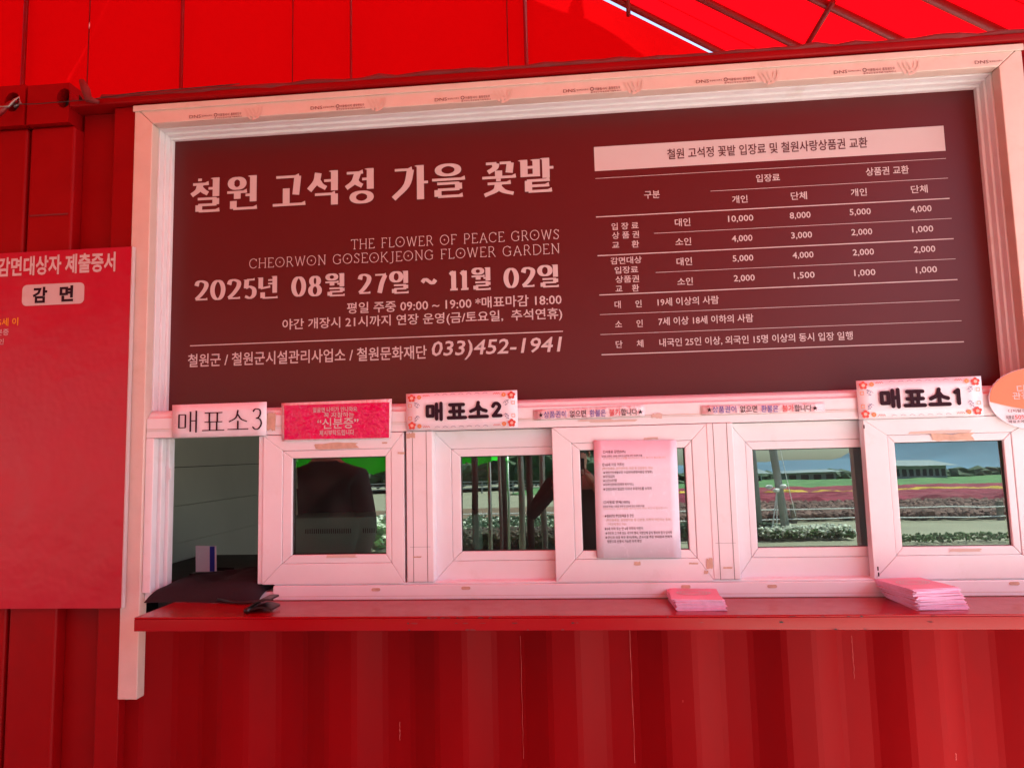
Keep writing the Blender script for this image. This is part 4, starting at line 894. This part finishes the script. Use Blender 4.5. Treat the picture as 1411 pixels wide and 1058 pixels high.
# ------------------------------------------------------------------ two people standing in front of the booth (seen in the glass)
def person(label, loc, face, pose, top, hgt=1.72, bulk=1.15):
    """one skinned body; pose gives the arm joints relative to the standing point"""
    s = hgt/1.72; t = thing('person', label, 'person', loc)
    V = {'pel': ((0, 0, .95), .15), 'bel': ((0, 0, 1.08), .14), 'ch': ((0, 0, 1.27), .165), 'up': ((0, 0, 1.39), .13), 'nk': ((0, .0, 1.47), .06), 'hd0': ((0, .02, 1.55), .085), 'hd1': ((0, .01, 1.64), .095)}
    E = [('pel', 'bel'), ('bel', 'ch'), ('ch', 'up'), ('up', 'nk'), ('nk', 'hd0'), ('hd0', 'hd1')]
    for sd_, k in ((-1, 'l'), (1, 'r')):
        V['hip'+k] = ((sd_*.10, 0, .88), .10); V['kn'+k] = ((sd_*.11, .02, .49), .062); V['an'+k] = ((sd_*.12, -.01, .09), .045); V['to'+k] = ((sd_*.13, .14, .035), .036)
        V['sh'+k] = ((sd_*.185, 0, 1.38), .075); V['el'+k] = (pose[k][0], .05); V['wr'+k] = (pose[k][1], .032); V['hn'+k] = (pose[k][2], .038)
        E += [('pel', 'hip'+k), ('hip'+k, 'kn'+k), ('kn'+k, 'an'+k), ('an'+k, 'to'+k), ('up', 'sh'+k), ('sh'+k, 'el'+k), ('el'+k, 'wr'+k), ('wr'+k, 'hn'+k)]
        hn, wr = Vector(pose[k][2]), Vector(pose[k][1]); d = (hn-wr).normalized(); sx = d.cross(Vector((1, 0, 0)) if abs(d.x) < .8 else Vector((0, 1, 0))).normalized()
        for q in range(4):
            b = hn+sx*(q-1.5)*.02; V['f%s%d' % (k, q)] = (tuple(b+d*.045), .009); V['g%s%d' % (k, q)] = (tuple(b+d*.075+Vector((0, 0, -.012))), .008)
            E += [('hn'+k, 'f%s%d' % (k, q)), ('f%s%d' % (k, q), 'g%s%d' % (k, q))]
        V['t'+k] = (tuple(wr+(hn-wr)*.7+sx*.045), .010); E.append(('wr'+k, 't'+k))
    names = list(V); me = bpy.data.meshes.new('body')
    me.from_pydata([tuple(Vector(V[n_][0])*s) for n_ in names], [(names.index(a), names.index(b)) for a, b in E], [])
    o = bpy.data.objects.new('body', me); COL.objects.link(o)
    o.modifiers.new('skin', 'SKIN')
    for i, n_ in enumerate(names):
        sv = me.skin_vertices[0].data[i]; sv.radius = (V[n_][1]*s*(bulk if n_ in ('ch', 'bel', 'pel', 'up') else 1), V[n_][1]*s*(.8 if n_ in ('ch', 'bel', 'pel', 'up') else 1)); sv.use_root = n_ == 'pel'
    ss = o.modifiers.new('sub', 'SUBSURF'); ss.levels = 2; ss.render_levels = 2
    dg = bpy.context.evaluated_depsgraph_get(); nm = bpy.data.meshes.new_from_object(o.evaluated_get(dg)); o.modifiers.clear(); o.data = nm; bpy.data.meshes.remove(me)
    nm.materials.clear()
    for mm in (top, m_skin, m_floorin): nm.materials.append(mm)
    hands = [Vector(V['wr'+k][0])*s for k in 'lr']
    for p in nm.polygons:
        p.use_smooth = True; c = p.center
        if c.z > 1.47*s or min((c-h).length for h in hands) < .02 or any((c-Vector(V['hn'+k][0])*s).length < .11 for k in 'lr'): p.material_index = 1
        elif c.z < .93*s: p.material_index = 2
    o.parent = t; t.rotation_euler = (0, 0, face)
    def sub(name, mb, mat):
        q = bpy.data.meshes.new(name); q.from_pydata([tuple(Vector(v)*s) for v in mb.v], [], mb.f); q.materials.append(mat); q.polygons.foreach_set('use_smooth', [True]*len(q.polygons))
        ob = bpy.data.objects.new(name, q); COL.objects.link(ob); ob.parent = t
    mb = MB(); mb.blob((0, -.012, 1.665), (.098, .108, .10), 14, 9, .02); sub('hair', mb, m_hair)
    mb = MB(); mb.blob((0, .112, 1.60), (.013, .022, .022), 8, 6, 0); sub('nose', mb, m_skin)
    mb = MB()
    for k in (-1, 1): mb.blob((k*.033, .094, 1.632), (.013, .009, .007), 8, 5, 0)
    sub('eye', mb, m_hair)
    mb = MB(); mb.blob((0, .100, 1.565), (.024, .008, .006), 8, 5, 0); sub('mouth', mb, m_ink_red)
    mb = MB()
    for k in (-1, 1): mb.blob((k*.093, .0, 1.61), (.010, .020, .030), 8, 5, 0)
    sub('ear', mb, m_skin)
    return t
person('person in a dark red-brown top mirrored beside the middle sash, holding up a phone', (.02, -2.50, 0), 0,
       {'l': ((-.34, .10, 1.17), (-.14, .12, 1.36), (-.09, .155, 1.44)), 'r': ((.34, .10, 1.17), (.14, .12, 1.36), (.09, .155, 1.44))}, M('brown_top', (.022, .007, .008), .8), 1.68)
ph = MB(); ph.box(-.075, .075, -2.336, -2.328, 1.464, 1.536); tag(ph.build('phone', m_leather, None, bev=.003), 'black phone held up in both hands, facing the booth', 'phone')
person('person in a black jacket mirrored in the first glass window', (-1.36, -1.40, 0), R(12),
       {'l': ((-.27, .02, 1.12), (-.24, .12, .88), (-.23, .15, .81)), 'r': ((.27, .02, 1.12), (.24, .12, .88), (.23, .15, .81))}, m_cloth, 1.78, 1.4)

# ------------------------------------------------------------------ what lies in front of the booth (mirrored in the panes)
m_grass = M('green_crop', (.06, .15, .04), .9, .3, .5, .2, 3)
m_crim = M('crimson_blooms', (.20, .010, .035), .9, .35, .8, .2, 3, dirt=(.09, .06, .03), dscale=.4, dthr=.5)
m_yel = M('yellow_blooms', (.45, .30, .03), .9, .3, 1)
m_soil = M('brown_soil', (.12, .07, .04), .95, .3, 1)
m_leafd = M('dark_leaves', (.025, .055, .02), .8, .4, 1)
m_leafm = M('green_leaves', (.06, .11, .03), .8, .35, 3)
m_wbloom = M('white_blooms', (.50, .52, .42), .8, .15, 4)
m_hill = M('hazed_wooded_hill', (.07, .135, .20), 1, .2, .01)  # distance haze painted into the base colour as a brighter blue
m_roofg = M('grey_sheet_roof', (.17, .20, .21), .6, .1, .3)
m_wallb = M('pale_wall', (.42, .40, .36), .8, .1, .4)
m_wallw = M('white_wall', (.70, .70, .68), .8, .05, .5)
m_conp = M('concrete_pole', (.33, .34, .34), .8, .1, 3)
m_wood = M('weathered_wood', (.20, .16, .12), .85, .2, 4)
def strip(name, x0, x1, y0, y1, z, mat, hgt=0, n=60, seed=0, kind='structure', lab=None, cat_=None):
    mb = MB(); r = random.Random(seed)
    if hgt == 0: mb.quad((x0, y0, z), (x1, y0, z), (x1, y1, z), (x0, y1, z))
    else:
        m = max(3, int(n*abs(y1-y0)/abs(x1-x0)*2)); m = min(m, 40)
        vs = [(x0+(x1-x0)*i/n, y0+(y1-y0)*j/m, z+hgt*(0 if j in (0, m) or i in (0, n) else r.uniform(.55, 1.15))) for j in range(m+1) for i in range(n+1)]
        mb.add(vs, [[j*(n+1)+i, j*(n+1)+i+1, (j+1)*(n+1)+i+1, (j+1)*(n+1)+i] for j in range(m) for i in range(n)])
    o = mb.build(name, mat); tag(o, kind=kind)
    if lab: tag(o, lab, cat_)
    return o
strip('flower_field', -1, 90, -40, -29.5, .0, m_crim, .35, 200, 1, 'stuff', 'broad crimson flower field beyond the low fence', 'flower field')
strip('flower_row', 6, 90, -41.4, -40.2, .0, m_yel, .40, 200, 2, 'stuff', 'thin yellow flower row between the crimson beds', 'flowers')
strip('flower_field', -1, 120, -56, -41.6, .0, m_crim, .35, 160, 3, 'stuff', 'far crimson flower field beyond the yellow row', 'flower field')
strip('crop_field', -6, 300, -290, -58, .0, m_grass, .5, 160, 4, 'stuff', 'green crop field between the flower beds and the hills', 'field')
strip('soil_bank', -60, 90, -29.3, -19.2, .02, m_soil, .12, 200, 6)
# scrub on the soil bank
mb = MB(); r = random.Random(11)
for k in range(9000):
    x = r.uniform(0, 26); y = -18.6-10.4*r.random()**1.6; q = r.uniform(.05, .12); mb.blob((x, y, .12+.1*r.random()), (q, q, q*.8), 5, 3, .5, r)
tag(mb.build('low_scrub', M('russet_scrub', (.16, .085, .07), .9, .5, 2)), 'low reddish scrub along the foot of the fence', 'scrub', kind='stuff')
fen = thing('field_fence', 'low wooden post and wire fence along the flower field', 'fence', (5, -18.2, 0))
for i in range(16):
    x = -16+i*2.77+.05; mb = MB(); mb.box(x-.07, x+.07, -18.26, -18.12, 0, .56); mb.build('fence_post', m_wood, fen, bev=.01)
for z in (.40, .12):
    mb = MB(); mb.tube([(-17, -18.1, z), (27, -18.1, z)], .018, 6); mb.build('fence_rail', m_wallw, fen)
# planting beds by the path
def bed(name, label, x0, x1, y0, y1, n, rr, mats, hz_, seed):
    r = random.Random(seed); t = thing(name, label, 'plants', ((x0+x1)/2, (y0+y1)/2, 0)); mbs = [MB() for _ in mats]
    for k in range(n):
        x, y = r.uniform(x0, x1), r.uniform(y0, y1); q = r.choice([0, 0, 1, 1, 1, 1, 2]) if len(mats) == 3 else 0 if r.random() < .55 else min(1, len(mats)-1)
        mbs[q].blob((x, y, hz_*r.uniform(.3, 1)+(.06 if q else 0)), (rr*r.uniform(.5, 1.1), rr*r.uniform(.5, 1.1), rr*r.uniform(.4, .8)), 6, 4, .35, r)
    for i, m_ in enumerate(mbs): m_.build('blossom' if mats[i] is m_wbloom else 'foliage', mats[i], t)['kind'] = 'stuff'
bed('flower_bed', 'bed of white chrysanthemums edging the path, mirrored in the third window', 3.9, 5.8, -13.6, -12.6, 1100, .05, [m_leafm, m_wbloom], .22, 1)
bed('shrub_bed', 'low brown-green shrub bed beside the white chrysanthemums', 2.2, 4.4, -14.6, -13.2, 1500, .06, [m_leafd], .30, 2)
bed('flower_bed', 'bed of white flowers behind the tent poles, mirrored in the second window', -3.2, .4, -19, -12.8, 2600, .055, [m_leafm, m_leafd, m_wbloom], .26, 3)
bed('shrub_bed', 'dark brown shrub bed low in the second window mirror', -2.6, -.2, -13.0, -11.6, 1800, .07, [M('dark_brown_leaves', (.05, .03, .02), .8, .4, 2)], .34, 9)
bed('weed_patch', 'small green weeds at the path edge, mirrored in the right window', 6.2, 8.4, -12.4, -11.7, 420, .035, [m_leafm], .18, 4)
bed('flower_bed', 'green planting strip mirrored in the first window', -7.5, -3.6, -16, -11, 1500, .1, [m_leafm, m_wbloom], .5, 5)
# leaning utility pole with stays
up = thing('utility_pole', 'grey leaning utility pole with a white bracket beside a straight pole', 'pole', (4.6, -13.6, 0))
g = MB(); g.tube([(4.60, -13.4, -.1), (4.12, -13.4, 5.5)], [.095, .07], 12); g.build('pole', m_conp, up, smooth=True)
g = MB(); g.tube([(4.10, -13.9, -.1), (4.02, -13.9, 5.5)], [.11, .09], 12); g.build('pole', m_conp, up, smooth=True)
g = MB()
for dx in (-.16, .0, .16): g.blob((4.38+dx, -13.2, 1.05+abs(dx)*.5), (.085, .07, .05), 8, 5, .1)
g.build('bracket', m_wallw, up)
for x in (4.15, 4.28):
    mb = MB(); mb.tube([(x, -13.1, 0), (4.38, -13.2, 1.05)], .014, 6); mb.build('stay_wire', m_wallw, up)
mb = MB(); mb.tube([(4.75, -13.2, .5), (4.40, -13.3, 2.9)], .008, 5); mb.build('stay_wire', m_wallw, up)
# tent poles mirrored in the second window
m_bpole = M('dark_brown_pipe', (.055, .018, .016), .5)
for k, (x, y, rr, mt, lab) in enumerate(((-1.34, -7.0, .045, m_bpole, 'leftmost dark red tent pole mirrored in the second window'), (-1.40, -9.2, .03, m_steel, 'thin steel pole right behind the dark red pole'), (-.98, -7.2, .055, m_bpole, 'thick dark tent pole in the middle of the second window'),
        (-.93, -6.4, .022, m_steel, 'thin bright steel pole against the thick dark pole'), (-.80, -8.2, .05, m_steel, 'grey steel pole second from right in the second window'), (-.62, -7.4, .05, m_bpole, 'rightmost dark tent pole mirrored in the second window'), (-.44, -7.6, .045, m_steel, 'rightmost grey steel pole mirrored in the second window'))):
    mb = MB(); mb.tube([(x, y, 0), (x-.02, y, 3.4)], rr, 10); o = mb.build('tent_pole', mt, None, smooth=True); tag(o, lab, 'pole', 'tent poles in front of the booth')
# green tent
gt = thing('green_tent', 'bright green canopy tent standing across the path, mirrored in the left windows', 'tent', (-3.4, -9.6, 0))
g = MB(); g.add([(-4.9, -8.2, 1.78), (-1.25, -8.2, 1.78), (-1.25, -11.4, 1.78), (-4.9, -11.4, 1.78), (-3.05, -9.8, 2.9)], [[0, 1, 4], [1, 2, 4], [2, 3, 4], [3, 0, 4]]); g.build('canopy', m_green, gt)
g = MB()
for i in range(18):
    xa = -4.9+3.65*i/18; xb = xa+3.65/18; zz = 1.42+.22*i/18; g.quad((xa, -8.19, 1.79), (xb, -8.19, 1.79), (xb, -8.19, zz+.05*(i % 2)), (xa, -8.19, zz+.05-.05*(i % 2)))
g.build('valance', m_green, gt)
for x in (-4.85, -1.3):
    for y in (-8.25, -11.3):
        mb = MB(); mb.tube([(x, y, 0), (x, y, 1.93)], .025, 8); mb.build('tent_leg', m_steel, gt, smooth=True)
fl = thing('banner_flag', 'small pink pennant on a thin stick beyond the green tent', 'flag', (-3.3, -12, 0))
g = MB(); g.tube([(-3.3, -12, 0), (-3.3, -12, 1.75)], .015, 6); g.build('stick', m_steel, fl)
g = MB(); g.add([(-3.3, -12, 1.72), (-3.02, -12.02, 1.62), (-3.12, -12, 1.42), (-3.3, -12, 1.45), (-3.3, -11.98, 1.5)], [[0, 1, 2, 3]]); g.build('cloth', M('pink_flag', (.75, .15, .35), .7), fl)
# guard rail, buildings
gr = thing('road_guard_rail', 'pale road guard rail crossing behind the flower beds', 'guard rail', (0, -62, 0))
for z in (.55, .85, 1.15):
    mb = MB(); mb.box(-60, 10, -64.9, -64.8, z, z+.10); mb.build('rail', m_steel, gr)
for i in range(24):
    mb = MB(); mb.box(-60+i*3, -59.88+i*3, -65.1, -64.95, 0, 1.25); mb.build('post', m_steel, gr)
def shed(name, label, x0, x1, y, d, h, rh, wm, rm, nwin=0):
    t = thing(name, label, 'building', ((x0+x1)/2, y-d/2, 0)); mb = MB(); mb.box(x0, x1, y-d, y, 0, h); mb.build('wall', wm, t)
    mb = MB(); mb.add([(x0-1, y+1, h), (x1+1, y+1, h), (x1+1, y-d-1, h), (x0-1, y-d-1, h), (x0+(x1-x0)*.04, y-d/2, h+rh), (x1-(x1-x0)*.04, y-d/2, h+rh)], [[0, 1, 5, 4], [2, 3, 4, 5], [1, 2, 5], [3, 0, 4], [0, 3, 2, 1]]); mb.build('roof', rm, t)
    for i in range(nwin):
        xx = x0+(x1-x0)*(i+.5)/nwin; w = (x1-x0)/nwin*.3; mb = MB(); mb.box(xx-w, xx+w, y+.01, y+.06, h*.35, h*.8); mb.build('window', m_dark, t)
shed('farm_building', 'long low building with a grey sheet roof beyond the fields, mirrored in the right window', 41.5, 48.0, -92, 7, 2.1, .8, m_conp, m_roofg, 8)
shed('house', 'white house left of the leaning pole in the third window', 22.5, 24.6, -92, 4, 1.5, .7, m_wallw, m_roofg, 3)
shed('house', 'white two-gabled house left of the first white house', 21.6, 23.6, -100, 4, 2.2, .8, m_wallw, m_roofg, 2)
shed('greenhouse', 'dark long shed behind the third window field', 31.5, 38.5, -104, 6, 1.5, .4, m_conp, m_roofg, 4)
# far wood
mb = MB(); r = random.Random(21)
for k in range(900):
    x = r.uniform(-75, 12); y = -78-r.uniform(0, 34); hgt = r.uniform(2.5, 5)+(-y-78)*.22+max(0, (-x))*.03; q = r.uniform(1.4, 2.8)
    hgt *= 1 if x < -2 else max(.25, 1-(x+2)/14)
    for j in range(3): mb.blob((x+r.uniform(-1, 1), y+r.uniform(-1, 1), hgt*(.45+.25*j)), (q*.8, q*.8, hgt*.28), 6, 4, .35, r)
tag(mb.build('woodland', m_leafd), 'dark wooded slope behind the road, mirrored in the left windows', 'woodland', kind='stuff')
mb = MB()
for k in range(420):
    x = r.uniform(8, 130); y = -r.uniform(108, 130); q = r.uniform(.5, 1.15); mb.blob((x, y, q*.7), (q*1.5, q*1.5, q), 6, 4, .3, r)
tag(mb.build('tree_belt', m_leafd), 'low dark tree belt along the far edge of the fields', 'trees', kind='stuff')
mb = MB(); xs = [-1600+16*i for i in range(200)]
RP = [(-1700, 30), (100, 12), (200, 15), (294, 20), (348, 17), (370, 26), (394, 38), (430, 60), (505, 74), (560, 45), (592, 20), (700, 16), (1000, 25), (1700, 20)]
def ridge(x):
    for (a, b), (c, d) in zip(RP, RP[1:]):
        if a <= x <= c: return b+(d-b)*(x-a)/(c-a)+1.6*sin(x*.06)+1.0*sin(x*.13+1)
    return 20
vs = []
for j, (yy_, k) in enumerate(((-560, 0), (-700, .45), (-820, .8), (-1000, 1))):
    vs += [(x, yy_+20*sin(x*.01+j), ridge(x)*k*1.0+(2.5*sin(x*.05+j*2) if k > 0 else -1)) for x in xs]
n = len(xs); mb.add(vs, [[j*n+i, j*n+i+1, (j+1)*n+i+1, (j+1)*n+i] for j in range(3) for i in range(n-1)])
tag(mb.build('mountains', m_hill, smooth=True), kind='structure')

bpy.data.objects.remove(FC[1]); bpy.data.curves.remove(fcu)
